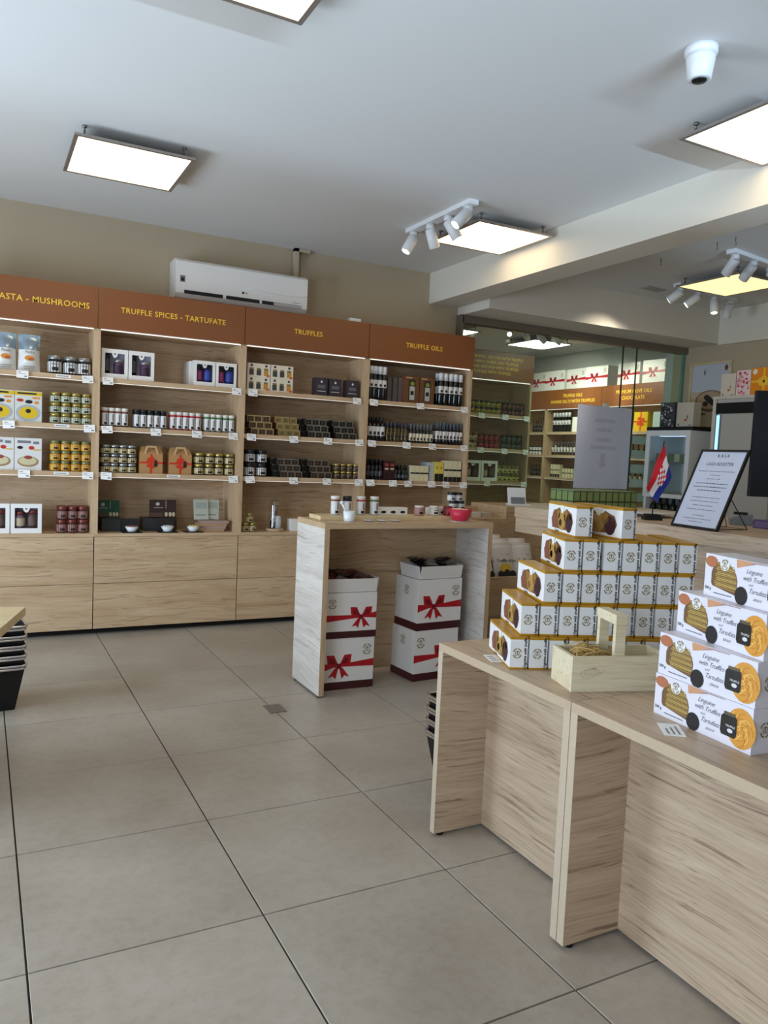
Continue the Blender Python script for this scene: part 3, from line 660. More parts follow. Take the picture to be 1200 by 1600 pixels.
for k, x0 in enumerate((1.955, 2.20)):
    lb = ('brown-faced dark carton beside the white jars', 'brown-faced dark carton beside the small jars')[k]
    rowof(sb[3], x0+.03, x0+.20, 3, Z3, y0, lb, 'box', 'small truffle cartons on third shelf', stack=3, hh=.0465, shift=-.016, jit=.0015)
    for d in range(3):
        for s in range(3): place(sb[2], (x0+.026-.012*s, y0+.078+.078*d, Z3+.0465*s+.0005), 0, lb+', %s row back, %s layer' % (ORD[d], LAY[s]), 'box', 'small truffle cartons back rows')
rowof(jar('darkjar', .0255, .058, c_glass_d, lid_gold, mat('label_bronze', (112,90,60), .5)), 2.425, 2.635, 4, Z3, y0+.03, 'small dark gold-lidded jar near the post', 'jar', 'small dark jars stacked two high', stack=2, deep=2, hh=.058, dd=.055)
for k, (x, z) in enumerate(((1.735, 0), (1.79, 0), (1.765, .068))):
    place(jar('oljar', .028, .066, c_glass_o, lid_gold, lab_ycream), (x, y0+.03, ZB+z+.0005), 0, ('small olive jar nearest the post on base shelf', 'small olive jar beside its twin on base shelf', 'small olive jar set on top of two others')[k], 'jar', 'three small olive jars')
# glass cloche on wooden foot with jars inside
cl = thing('glass_cloche', 'glass dome on wooden foot with small jars inside', 'cloche', (1.975, y0+.07, ZB))
obj('wooden_foot', MB().lathe([(.068, 0), (.07, .008), (.066, .018)], 20).mesh('wooden_foot', WX), cl)
obj('dome', MB().lathe([(.048, .018), (.048, .19), (.043, .215), (.028, .232), (.0001, .238)], 20, cap=False).mesh('dome', thin_glass('dome_glass', (.95, .96, .95), .12)), cl)
obj('inner_pack', MB().box(-.016, .022, -.01, .02, .11, .19).mesh('inner_pack', mat('pack_brown', (120,84,62), .5)), cl)
obj('inner_jar', MB().lathe([(.022, .019), (.022, .06), (.02, .075)], 10, -.018, -.01).mesh('inner_jar', blk_glass), cl)
obj('inner_jar', MB().lathe([(.024, .019), (.024, .07), (.02, .11), (.012, .115)], 10, .02, -.02).mesh('inner_jar', mat('jar_pale', (206,210,212), .4)), cl)
for k in range(2): obj('small_carton', MB().box(-.045, .045, 0, .08, 0, .045).mesh('small_carton', WHITE), None, (2.135, y0+.03, ZB+.0455*k+.0005), .05*k, ('lower', 'upper')[k]+' white carton half hidden by the counter end', 'box', 'pair of white cartons')

# ---- oils unit
wcap = mat('cap_white', (222,226,232), .4)
OB1 = bottle('oil_white', .0225, .265, blk_glass, wcap, lab_white, (.38, .60), .86, .74, caps=1.06)
rowof(OB1, 2.69, 2.845, 4, Z1, y0+.02, 'white-capped black oil bottle beside the grey cartons', 'bottle', 'white-capped oil bottles', deep=2, dd=.055)
rowof(OB1, 3.33, 3.565, 5, Z1, y0+.02, 'white-capped black oil bottle beside copper boxes', 'bottle', 'white-capped oil bottles', deep=2, dd=.055)
cop = mat('copper_card', (112,72,48), .4)
def oilprint(mb, w, h):
    mb.flat(rect(-w*.22, w*.24, h*.10, h*.88), -.0006, 0); mb.flat(rect(-w*.14, w*.2, h*.12, h*.62), -.001, 1); mb.flat(ell(w*.03, h*.72, w*.14, h*.08, 10), -.001, 2); mb.flat(rect(-w*.08, w*.14, h*.3, h*.45), -.0014, 3); mb.flat(rect(-w*.4, w*.0, h*.91, h*.96), -.0006, 4)
OBX = carton('oilbox', .135, .09, .215, cop, oilprint, (mat('win_dark', (50,46,40), .3), mat('bottle_pale', (186,190,184), .35), mat('oil_green', (136,150,56), .35), INK, mat('pale_gold_print', (190,160,110), .5)), name='oil_gift_box')
place(OBX, (3.07, y0, Z1), 0, 'copper oil gift box beside the grid of box sides', 'box', 'copper oil gift boxes'); place(OBX, (3.212, y0, Z1), 0, 'copper oil gift box beside white-capped bottles', 'box', 'copper oil gift boxes')
gridk = carton('gridbox', .04, .07, .066, mat('grey_card', (86,80,78), .4), lambda mb, w, h: mb.flat(rect(-w*.44, w*.44, h*.04, h*.96), -.0005, 0), (mat('grey_card_face', (104,98,94), .4),), name='oil_carton')
for i in range(4):
    for s in range(3): place(gridk, (2.87+.041*i+.0*s, y0+.10-.018*i, Z1+.0665*s+.0005), 0, 'small grey carton on the top oils shelf, %s column, %s layer' % (ORD[i], LAY[s]), 'box', 'wall of grey cartons')
OB2 = bottle('oil_lab', .0225, .19, blk_glass, lid_black, lab_white, (.22, .60), .42, .70)
rowof(OB2, 2.70, 2.845, 4, Z2, y0+.02, 'dark bottle, large white label, second oils shelf', 'bottle', 'bottles on the second oils shelf', deep=2, dd=.055)
OB3 = bottle('oil_gold', .0165, .155, mat('amber_glass', (78,66,34), .15, coat=.4), mat('cap_navy', (60,62,84), .4), mat('label_darkgold', (92,74,40), .4), (.2, .5), .5, .70)
rowof(OB3, 2.86, 3.06, 6, Z2, y0+.02, 'slim amber bottle on the second oils shelf', 'bottle', 'bottles on the second oils shelf', deep=2, dd=.045)
OB4 = bottle('oil_cream', .0165, .155, dk_green, mat('cap_grey', (100,106,112), .4), mat('label_cream2', (218,210,184), .5), (.12, .5), .5, .68)
rowof(OB4, 3.075, 3.295, 7, Z2, y0+.02, 'slim cream label bottle, second oils shelf', 'bottle', 'bottles on the second oils shelf', deep=2, dd=.045)
OB5 = bottle('oil_wht2', .0175, .18, blk_glass, mat('cap_slate', (84,96,112), .4), lab_white, (.24, .60), .5, .68)
rowof(OB5, 3.32, 3.59, 8, Z2, y0+.02, 'slim white label bottle, second oils shelf end', 'bottle', 'bottles on the second oils shelf', deep=2, dd=.045)
OB6 = bottle('oil_blk', .0175, .165, blk_glass, lid_black, mat('label_smoke', (72,74,80), .4), (.2, .42), .45, .66)
rowof(OB6, 2.70, 2.845, 4, Z3, y0+.02, 'all black slim bottle on third oils shelf', 'bottle', 'bottles on the third oils shelf', deep=2, dd=.045)
RB = carton('redbox', .046, .06, .155, mat('wine_card', (70,34,38), .4), lambda mb, w, h: (mb.flat(rect(-w*.36, w*.36, h*.55, h*.62), -.0006, 0), mb.flat(rect(-w*.36, w*.36, h*.72, h*.86), -.0006, 1), mb.flat(rect(-w*.3, w*.3, .002, h*.42), -.0006, 2)), (lab_cream, mat('wine_print', (150,70,66), .5), INK), name='bottle_box')
for k in range(2): place(RB, (2.875+.05*k, y0, Z3), 0, ('wine-red bottle box beside black bottles', 'wine-red bottle box, second from black bottles')[k], 'box', 'wine-red bottle boxes')
for d in range(2): place(RB, (2.855, y0+.07*(d+1), Z3), 0, 'wine-red bottle box, %s in the queue behind' % ORD[d], 'box', 'wine-red bottle boxes')
rowof(bottle('oil_sm', .0165, .125, blk_glass, lid_black, mat('label_smoke', (72,74,80), .4), (.15, .35), .5, .66), 2.955, 3.085, 4, Z3, y0+.02, 'short black bottle between wine-red and cream boxes', 'bottle', 'bottles on the third oils shelf', deep=2, dd=.045)
CBX = carton('creambox', .041, .06, .125, mat('cream_card', (224,216,180), .45), lambda mb, w, h: mb.flat(rect(-w/2, w/2, h*.46, h*.56), -.0006, 0), (INK,), name='oil_box')
for k in range(4): place(CBX, (3.115+.0425*k, y0, Z3), 0, 'short cream oil box on third oils shelf, %s of 4' % ORD[k], 'box', 'short cream oil boxes')
YBX = carton('yelbox', .04, .06, .162, mat('yellow_card', (226,206,92), .45), lambda mb, w, h: (mb.flat(rect(-w/2, w/2, 0, h*.40), -.0006, 0), mb.flat(ell(0, h*.7, w*.28, h*.07, 8), -.0006, 1)), (INK, mat('box_amber', (190,150,40), .5)), name='oil_box')
for k in range(2): place(YBX, (3.345+.042*k, y0, Z3), 0, ('yellow and black oil box beside pale boxes', 'yellow and black oil box touching tall cream boxes')[k], 'box', 'yellow oil boxes')
for d in range(3): place(carton('palebox', .04, .05, .155, mat('pale_blue_card', (186,196,200), .45), None, name='oil_box'), (3.30+.0*d, y0+.01+.055*d, Z3), 0, 'pale blue-grey oil box, %s in the receding row' % ORD[d], 'box', 'pale blue-grey oil boxes')
TCX = carton('tallcream', .04, .06, .175, mat('cream_card', (224,216,180), .45), lambda mb, w, h: (mb.flat(rect(-w/2, w/2, h*.52, h*.60), -.0006, 0), mb.flat(rect(-w/2, w/2, 0, h*.24), -.0006, 0)), (INK,), name='oil_box')
for k in range(4): place(TCX, (3.435+.0425*k, y0, Z3), 0, 'tall cream oil box with black foot near the post, %s of 4' % ORD[k], 'box', 'tall cream oil boxes')

# ---- unit behind the glass
y5 = Y5 + .05
rowof(jar('gr1', .027, .062, c_glass_o, lid_black, mat('label_lime', (176,164,56), .5)), 4.0, 4.36, 6, Z1, y5+.03, 'lime label jar behind the glass', 'jar', 'jars behind the glass', stack=2, hh=.062)
rowof(jar('gr2', .027, .062, c_glass_r, lid_black, mat('label_maroon', (120,60,50), .5)), 4.37, 4.63, 5, Z1, y5+.03, 'maroon label jar behind the glass', 'jar', 'jars behind the glass', stack=2, hh=.06)
rowof(jar('gr3', .027, .068, c_glass_o, lid_red, lab_cream), 3.95, 4.1, 3, Z2, y5+.03, 'cream label jar behind the glass', 'jar', 'jars behind the glass', stack=2, hh=.068)
rowof(jar('gr4', .027, .068, c_glass_r, lid_red, mat('label_crimson', (186,40,56), .5)), 4.12, 4.36, 4, Z2, y5+.03, 'crimson label jar behind the glass', 'jar', 'jars behind the glass', stack=2, hh=.068)
rowof(jar('gr5', .027, .068, c_glass_d, lid_black, mat('label_pine', (70,92,76), .5)), 4.38, 4.62, 4, Z2, y5+.03, 'pine green label jar behind the glass', 'jar', 'jars behind the glass', stack=2, hh=.068)
for k in range(2): place(GB3, (4.06+.19*k, y5, Z3), 0, ('white window box behind the glass, half behind the post', 'white window box behind the glass, beside yellow jars')[k], 'gift box', 'white window gift boxes')
rowof(jar('gr6', .027, .075, c_glass_o, lid_green, mat('label_lemon', (214,204,120), .5)), 4.35, 4.62, 5, Z3, y5+.03, 'lemon label jar behind the glass', 'jar', 'jars behind the glass', stack=2, hh=.075)
smj = jar('ctrjar', .03, .06, mat('jar_pale2', (196,198,200), .3), lid_black, lab_white, lidh=.3)

# ---- side units behind the glass (their fronts face -x)
def side_row(kind, ya, yb, n, z, label, cat, group, stack=1, hh=0):
    for s in range(stack):
        for i in range(n): place(kind, (XS+.06, yb-(i+.5)*(yb-ya)/n, z+hh*s+.0005), -PI/2, label+', %s of %d' % (ORD[i], n) + (', %s layer' % ('bottom', 'top')[s] if stack > 1 else ''), cat, group)
side_row(OB1, 8.13, 8.50, 6, Z1, 'white-capped oil bottle on the far side shelf', 'bottle', 'bottles on far side shelves')
WBX = carton('whitebig', .20, .09, .20, WHITE, lambda mb, w, h: (mb.flat(ell(w*.1, h*.25, w*.12, h*.1, 8), -.0006, 0),), (mat('nut_brown', (170,110,66), .5),), name='gift_carton')
place(WBX, (XS+.05, 7.99, Z1), -PI/2, 'white gift carton with brown motif on the far side shelf', 'gift box')
ORX = carton('orangebig', .13, .09, .215, mat('orange_card', (236,140,30), .4), lambda mb, w, h: (mb.flat(rect(-w*.05, w*.05, 0, h), -.0006, 0),), (mat('ribbon_yellow', (240,196,70), .4),), name='gift_carton')
place(ORX, (XS+.05, 7.80, Z1), -PI/2, 'orange gift carton half behind the hanging paper notice', 'gift box')
side_row(OB5, 8.0, 8.5, 8, Z2, 'dark bottle with white label on the far side shelf', 'bottle', 'bottles on far side shelves'); side_row(OB4, 7.56, 7.98, 8, Z2, 'cream label bottle on the far side shelf', 'bottle', 'bottles on far side shelves')
side_row(TCX, 8.30, 8.50, 4, Z3, 'cream oil box on the far side shelf', 'box', 'oil boxes on far side shelves'); side_row(CBX, 8.02, 8.25, 4, Z3, 'short cream oil box on the far side shelf', 'box', 'oil boxes on far side shelves')
place(GB1, (XS+.05, 7.86, Z3), -PI/2, 'white window box with dark bottle on far side shelf', 'gift box', 'white window gift boxes')
side_row(OB6, 8.72, 8.95, 4, Z1, 'black bottle on the farthest shelf glimpse', 'bottle', 'bottles on far side shelves'); side_row(smj, 8.72, 8.98, 4, Z2, 'black-lidded white jar on the farthest shelf glimpse', 'jar', 'jars behind the glass', 2, .06); side_row(OB6, 8.72, 8.95, 4, Z3, 'black bottle low on the farthest shelf glimpse', 'bottle', 'bottles on far side shelves')
YGX = carton('yellowgift', .22, .09, .235, mat('gift_yellow', (232,190,40), .4), lambda mb, w, h: [mb.flat(rect(-w*.05, w*.05, 0, h), -.0006, 0), mb.flat(rect(-w/2, w/2, h*.46, h*.54), -.0006, 0)] + [mb.flat(ell(w*.2*math.cos(a), h*.5+w*.2*math.sin(a), w*.13, w*.1, 8), -.001-.0003*a, 0) for a in (.6, 2.2, 3.8, 5.4)], (mat('ribbon_orange', (228,84,34), .4),), name='gift_carton')
place(YGX, (XS+.05, 6.87, Z1), -PI/2, 'yellow gift box with orange bow seen through the glass door', 'gift box')
place(carton('paleblue', .12, .08, .23, mat('pale_aqua', (196,212,212), .45), None, name='gift_carton'), (XS+.05, 6.62, Z1), -PI/2, 'pale aqua carton beside the yellow gift box', 'gift box')
side_row(OB6, 6.75, 7.1, 4, Z2, 'black bottle behind the frosted glass bands', 'bottle', 'bottles on far side shelves'); side_row(OB4, 6.7, 7.2, 6, Z3, 'cream label bottle behind the frosted glass bands', 'bottle', 'bottles on far side shelves')
# emblem used on the packages, and the printed ribbon with bow
def emblem(mb, cx, cz, s, mi, y=-.0012):
    for sg in (-1, 1):
        pts = ell(cx+sg*s*.06, cz, s*.5, s*.62, 10, PI/2 if sg < 0 else -PI/2, PI*1.5 if sg < 0 else PI/2)
        ins = ell(cx+sg*s*.06, cz, s*.37, s*.49, 10, PI/2 if sg < 0 else -PI/2, PI*1.5 if sg < 0 else PI/2)
        for i in range(len(pts)-1):
            if i in (4, 5): continue
            mb.flat([pts[i], pts[i+1], ins[i+1], ins[i]], y, mi)
    for a in (-1, 1):
        p = ell(cx+a*s*.15, cz, s*.15, s*.30, 10); q = ell(cx+a*s*.15, cz, s*.09, s*.23, 10)
        for i in range(10): mb.flat([p[i], p[(i+1) % 10], q[(i+1) % 10], q[i]], y-.0002, mi)
    mb.flat(ell(cx, cz+s*.24, s*.07, s*.10, 6), y-.0003, mi)
def bow(mb, x0, x1, zc, bxx, s, m1, m2, y=-.0010):
    mb.flat([(x0, zc-.26*s), (bxx-.35*s, zc-.07*s), (bxx, zc-.05*s), (bxx, zc+.05*s), (bxx-.35*s, zc+.12*s), (x0, zc+.16*s)], y, m1)
    mb.flat([(bxx, zc-.05*s), (bxx+.35*s, zc-.05*s), (x1, zc-.10*s), (x1, zc+.30*s), (bxx+.35*s, zc+.13*s), (bxx, zc+.06*s)], y, m1)
    for sg in (-1, 1):
        mb.flat([(bxx, zc), (bxx+sg*.30*s, zc+.60*s), (bxx+sg*.72*s, zc+.62*s), (bxx+sg*.66*s, zc+.15*s), (bxx+sg*.3*s, zc-.02*s)], y-.0003, m1)
        mb.flat([(bxx+sg*.12*s, zc+.08*s), (bxx+sg*.36*s, zc+.44*s), (bxx+sg*.56*s, zc+.42*s), (bxx+sg*.52*s, zc+.18*s)], y-.0005, m2)
        mb.flat([(bxx, zc), (bxx+sg*.22*s, zc-.1*s), (bxx+sg*.62*s, zc-.62*s), (bxx+sg*.34*s, zc-.52*s), (bxx+sg*.18*s, zc-.70*s)], y-.0004, m1)
    mb.flat(rect(bxx-.12*s, bxx+.12*s, zc-.14*s, zc+.14*s), y-.0007, m2)
def ribboned(key, w, d, h, band=True, bowx=-.12, logo=.36, name='gift_carton'):
    if key in KINDS: return KINDS[key]
    b = MB().box(-w/2, w/2, 0, d, .0, h)
    body = b.mesh('carton_body', mat('carton_white', (232,228,224), .4))
    fr = MB(); bow(fr, -w/2, w/2, h*.46, bowx*w, h*.36, 0, 1); emblem(fr, logo*w, h*.76, h*.17, 2)
    parts = [('printed_bow', fr.mesh('printed_bow', [RED, RED2, OLIVE]))]
    if band: parts.append(('maroon_band', MB().box(-w/2-.0015, w/2+.0015, -.0015, d+.0015, 0, h*.15).mesh('maroon_band', MAROON)))
    sd = MB(); emblem(sd, d*.5, h*.76, h*.15, 0); me = sd.mesh('printed_side', [OLIVE]); me.transform(Matrix.Translation((-w/2, d, 0)) @ Matrix.Rotation(-PI/2, 4, 'Z')); parts.append(('printed_side', me))
    KINDS[key] = (name, body, parts)
    return KINDS[key]
ya = [(6.42, 7.06), ]
GC = ribboned('topcarton', .385, .28, .27, False, -.1, .36)
for k, (yc, z) in enumerate(((6.67, 0), (7.12, 0), (7.66, 0), (8.07, 0), (8.48, 0), (8.87, 0))):
    place(GC, (XS+.03+.02*(k % 2), yc, ZT+.001), -PI/2+.05*(-1)**k, ('white carton with printed red bow atop the side unit, nearest the glass edge', 'white carton with red bow atop the side unit, split by the door line', 'white carton with red bow, third from the glass edge', 'white carton with red bow, third from the brown sign', 'white carton with red bow, second from the brown sign', 'white carton with red bow, half hidden by the brown sign')[k], 'gift box', 'cartons on top of the side units')

# ================================================================== MIDDLE COUNTER
CX0, CX1, CY0, CY1, CH_ = 1.582, 2.645, 3.637, 4.02, 0.928
mc = thing('display_counter', 'tall oak counter open at the front, ribboned cartons inside', 'counter', (CX0, CY0, 0))
W_, D_ = CX1-CX0, CY1-CY0
WY_LIT = wood('oak_daylit_y', 1, (226,220,212), (206,198,188), (160,148,136), .4, .7)  # the counter's oak, with bluish side daylight put into its paler colour
bx('side_panel', mc, 0, .03, 0, D_, .012, CH_-.03, WY_LIT); bx('side_panel', mc, W_-.03, W_, 0, D_, .012, CH_-.03, WY_LIT)
bx('edge_strip', mc, 0.0005, .0295, -.0012, 0, .012, CH_-.03, WZ); bx('edge_strip', mc, W_-.0295, W_-.0005, -.0012, 0, .012, CH_-.03, WZ)
bx('counter_top', mc, 0, W_, -.001, D_, CH_-.03, CH_, EDGE_X); bx('back_panel', mc, .03, W_-.03, D_-.05, D_-.03, .03, CH_-.03, WX)
for x in (.015, W_-.015):
    for y in (.03, D_-.03): obj('foot', MB().lathe([(.012, 0), (.012, .013)], 10, x, y).mesh('foot', BLACK), mc)
# cartons inside
def open_tray(w, d, h):
    t = .004; b = MB(); fl = .014
    def wall(p0, p1, out):
        a = [(p0[0], p0[1], 0), (p1[0], p1[1], 0), (p1[0]+out[0]*fl, p1[1]+out[1]*fl, h), (p0[0]+out[0]*fl, p0[1]+out[1]*fl, h)]
        c = [(x-out[0]*t, y-out[1]*t, z) for x, y, z in a]
        b.face(a); b.face(c[::-1]); b.face([a[3], a[2], c[2], c[3]]); b.face([a[0], a[3], c[3], c[0]]); b.face([a[2], a[1], c[1], c[2]])
    wall((-w/2, 0), (w/2, 0), (0, -1)); wall((w/2, 0), (w/2, d), (1, 0)); wall((w/2, d), (-w/2, d), (0, 1)); wall((-w/2, d), (-w/2, 0), (-1, 0)); b.box(-w/2, w/2, 0, d, 0, t)
    return b.mesh('tray_body', mat('carton_white', (232,228,224), .4))
C1 = ribboned('floorcarton_a', .305, .23, .285, True, -.18, .36); C2 = ribboned('floorcarton_b', .305, .23, .285, True, .20, -.36)
C3 = ribboned('floorcarton_c', .31, .24, .295, True, -.14, .36); C4 = ribboned('floorcarton_d', .31, .24, .295, True, .20, -.36)
C5 = ribboned('floorcarton_e', .305, .23, .25, True, .20, -.36)
place(C1, (1.80, 3.745, 0), -.04, 'ribboned white carton on the floor beside the counter side panel', 'gift box', 'ribboned cartons in the counter')
place(C5, (1.803, 3.742, .286), -.05, 'ribboned white carton on top beside the counter side panel', 'gift box', 'ribboned cartons in the counter')
place(C4, (2.365, 3.745, 0), .07, 'ribboned white carton on the floor, partly behind the near table', 'gift box', 'ribboned cartons in the counter')
place(C3, (2.375, 3.745, .2955), .07, 'ribboned white carton on top of the stack near the bag bin', 'gift box', 'ribboned cartons in the counter')
packm = [mat('pack_dark_red', (96,40,38), .35), mat('pack_black', (36,34,36), .3), mat('pack_brown2', (84,58,52), .35), mat('pack_silver', (150,148,146), .25, .5)]
packs = [pillow(.085, .025, .105, .9, [m, m]) for m in packm]
for (x, y, z, rz, nm) in ((1.805, 3.75, .5385, -.05, 'first'), (2.378, 3.75, .593, .07, 'second')):
    w = .30 if nm == 'first' else .29
    tr = obj('open_tray', open_tray(w, .2, .075), None, (x, y, z), rz, ('white open tray of dark packets beside the counter side panel', 'white open tray of dark packets near the bag bin')[nm == 'second'], 'tray', 'open trays of packets')
    for k in range(9):
        ox, oy = rv(rz, (-.095+.062*(k % 4), .012+.035*(k//4)))
        p = obj('snack_packet', packs[(k*2+(nm == 'second')) % 4], None, (x+ox, y+oy+.105, z+.078+.010*(k % 3)), 0, 'dark foil snack packet in the open tray '+('beside the side panel', 'near the bag bin')[nm == 'second']+', %s row, %s along' % (ORD[k//4], ORD[k % 4]), 'packet', 'snack packets in '+nm+' tray')
        p.rotation_euler = (PI/2+random.uniform(-.15, .15), random.uniform(-.2, .2), random.uniform(-.35, .35))
# on top of the counter
ZT2 = CH_+.0008
bd = obj('serving_board', MB().box(0, .93, 0, .16, 0, .022).mesh('serving_board', BOARD), None, (1.625, 3.80, ZT2), 0, 'long pale wooden serving board lying on the counter', 'board')
ZBD = ZT2+.0228
sh = [('shk_w', 1.742, lidw, rimb, 'white-lidded spice shaker with copper rim behind the mortar'), ('shk_k', 1.815, lid_black, lid_black, 'black-lidded spice shaker on the serving board'), ('shk_r', 1.90, lidw, rimr, 'red-rimmed spice shaker on the serving board'), ('shk_g', 1.985, lidw, rimg, 'green-rimmed spice shaker on the serving board')]
for key, x, lid, rim, lab in sh:
    place(tin(key, .024, .105, lid, rim, lab_white, mat('shaker_body', (206,208,212), .3)), (x, 3.875, ZBD), 0, lab, 'shaker', 'four spice shakers')
cup = thing('mortar_cup', 'white ceramic cup with a white spoon leaning out', 'cup', (1.765, 3.735, ZT2))
obj('cup_body', MB().lathe([(.026, 0), (.029, .004), (.034, .055), (.031, .055), (.026, .008), (.0001, .007)], 20).mesh('cup_body', mat('ceramic', (232,236,240), .2)), cup)
sp = MB().tube([(.0, 0, .012), (-.03, .0, .07), (-.045, 0, .095)], .006, 8).lathe([(.001, .09), (.010, .095), (.011, .103), (.003, .11)], 10, -.046, 0); obj('spoon', sp.mesh('spoon', mat('ceramic', (232,236,240), .2)), cup)
tt = carton('trufflebox', .062, .05, .042, WHITE, lambda mb, w, h: mb.flat(ell(0, h*.35, w*.28, h*.2, 10), -.0006, 0), (TRUF,), name='sample_box')
for k in range(3): place(tt, (2.06+.063*k, 3.90, ZBD), 0, 'small white truffle picture box beside the shakers, %s of 3' % ORD[k], 'box', 'small white truffle boxes')
for k in range(3): place(tt, (2.40+.063*k, 3.90, ZBD), 0, 'small white truffle picture box near the red bowl, %s of 3' % ORD[k], 'box', 'small white truffle boxes')
for k, (x, m, lb) in enumerate(((2.275, mat('jar_pinkmix', (176,128,124), .4), 'pink speckled sample jar'), (2.375, mat('jar_pale3', (206,204,190), .4), 'pale sample jar with white label'), (2.475, mat('jar_red2', (140,44,50), .4), 'red sample jar'), (2.60, mat('jar_lemon', (214,206,150), .4), 'pale yellow sample jar behind the red bowl'))):
    place(jar('smp%d' % k, .029, .056, m, lidw if k != 2 else lid_red, m if k != 1 else lab_white, lidh=.16), (x, 3.865, ZBD if k < 3 else ZT2), 0, lb+' on the serving board' if k < 3 else lb, 'jar', 'sample jars on the counter')
pl = MB().lathe([(.018, 0), (.034, .007), (.0345, .009), (.018, .003), (.0001, .0025)], 18).mesh('sample_dish', mat('ceramic', (232,236,240), .2))
for k, x in enumerate((1.885, 1.965, 2.05)): obj('sample_dish', pl, None, (x, 3.735, ZT2), 0, ('small white dish nearest the cup', 'small white dish in the middle of three', 'small white dish farthest from the cup')[k], 'dish', 'white sample dishes')
rbw = thing('red_bowl', 'raspberry red melamine bowl filled with pale bits', 'bowl', (2.48, 3.74, ZT2))
obj('saucer', MB().lathe([(.06, 0), (.062, .003)], 18).mesh('saucer', mat('ceramic', (232,236,240), .2)), rbw)
obj('bowl_body', MB().lathe([(.042, .0035), (.046, .006), (.072, .072), (.069, .072), (.043, .010), (.0001, .009)], 20).mesh('bowl_body', mat('raspberry', (206,44,74), .35)), rbw)
f = MB()
for i in range(26): f.lathe([(.001, .05), (.010, .055), (.012, .063), (.003, .073)], 6, .05*math.cos(i*2.4)*math.sqrt(i/26), .05*math.sin(i*2.4)*math.sqrt(i/26))
obj('food', f.mesh('food', mat('food_cream', (226,204,170), .6)), rbw, kind='stuff')
# three-step pyramid of small jars beside the bowl
for k, (x, z) in enumerate(((2.615, 0), (2.672, 0), (2.60, .056), (2.655, .056), (2.585, .112), (2.64, .112))):
    pass
for k, (dx, s) in enumerate(((0, 0), (.06, 0), (-.005, 1), (.05, 1), (-.02, 2), (.032, 2))):
    place(jar('pyr', .0255, .052, mat('jar_pale2', (196,198,200), .3), lid_black, lab_white, lidh=.3), (2.575+dx, 3.96+.0, ZT2+.0525*s), 0, 'black-lidded little jar, %s step behind the red bowl, %s of the pair' % (('bottom', 'middle', 'top')[s], ('first', 'second')[k % 2]), 'jar', 'little jars in steps')

# ================================================================== FRONT TABLES
def table(name, y0_, y1_, label):
    t = thing(name, label, 'table', (1.38, y0_, 0))
    L_, H_, Dp = y1_-y0_, .67, .72
    bx('table_top', t, 0, Dp, 0, L_, H_-.026, H_, WY)
    bx('table_edge', t, -.0012, 0, .0005, L_-.0005, H_-.0258, H_-.0002, mat('edge_pale', (188,166,138), .5, noise=.09, nscale=90))
    for yy in (0, L_-.026):
        p = bx('leg_panel', t, 0, Dp, yy, yy+.026, .012, H_-.026, WXT)
        bx('edge_strip', p, -.0012, 0, yy+.0004, yy+.0256, .012, H_-.026, mat('edge_pale_z', (194,176,152), .5, noise=.09, nscale=90))
        obj('foot', MB().lathe([(.012, 0), (.012, .013)], 10, .03, yy+.013).mesh('foot', BLACK), p)
    bx('front_panel', t, .195, .215, .026, L_-.026, .012, H_-.026, WY)
    return t
table('display_table', 1.508, 2.165, 'low oak display table under the white and gold pasta boxes')
table('display_table', .845, 1.506, 'low oak display table nearest the camera, under the long pasta boxes')

# gold and white pasta boxes
PW, PH, PD = .0532, .0985, .25
def pbox():
    b = MB(); b.box(-PW/2, PW/2, 0, PD, .006, PH-.0075, 0); b.box(-PW/2-.0004, PW/2+.0004, -.0004, PD+.0004, PH-.0075, PH, 1); b.box(-PW/2-.0004, PW/2+.0004, -.0004, PD+.0004, 0, .006, 1)
    fr = MB(); emblem(fr, -PW*.10, PH*.50, .025, 0)
    t = txt('Linguine with truffle', .0118, 'CENTER', .0003, .3)
    fr.add(t, Matrix.Translation((PW*.36, -.0012, PH*.5)) @ Matrix.Rotation(-PI/2, 4, 'Y'), 1)
    sd = MB()
    sd.flat([(.045, .015), (.21, .015), (.226, .045), (.212, .070), (.165, .084), (.15, .074), (.12, .074), (.105, .084), (.06, .072), (.034, .045)], -.0006, 0)
    for (x, z, rx, rz_, mi) in ((.066, .046, .024, .030, 1), (.098, .062, .015, .016, 6), (.13, .045, .034, .033, 2), (.165, .060, .018, .020, 6), (.193, .040, .027, .031, 3), (.118, .036, .014, .012, 6), (.205, .062, .012, .011, 1)): sd.flat(ell(x, z, rx, rz_, 10), -.001, mi)
    sd.prism(ell(.132, PH-.006, .016, .026, 8, PI, 2*PI), -.0016, -.0012, 4)
    sd.add(txt('Linguine', .012, 'CENTER', .0002, .2), Matrix.Translation((.09, -.0012, .0085)), 5)
    sme = sd.mesh('printed_side', [mat('win_amber', (120,84,54), .3), mat('mush_brown', (132,80,62), .5), mat('pasta_tan', (176,138,74), .5), mat('plum_dark', (62,34,40), .5), WHITE, INK, mat('pasta_gold', (152,112,52), .5)])
    sme.transform(Matrix.Translation((-PW/2, PD, 0)) @ Matrix.Rotation(-PI/2, 4, 'Z'))
    return ('pasta_box', b.mesh('box_body', [mat('pasta_card', (236,236,236), .38), GOLDB]), [('printed_front', fr.mesh('printed_front', [OLIVE, INK])), ('printed_side', sme)])
PB = pbox()
PA = -math.radians(21.5)
U_, V_ = (math.cos(PA), math.sin(PA)), (-math.sin(PA), math.cos(PA))
rows = [(.646, 2.205, 9), (.679, 2.222, 9), (.7455, 2.232, 8), (.805, 2.236, 7)]
rname = ['bottom', 'second', 'third', 'fourth']
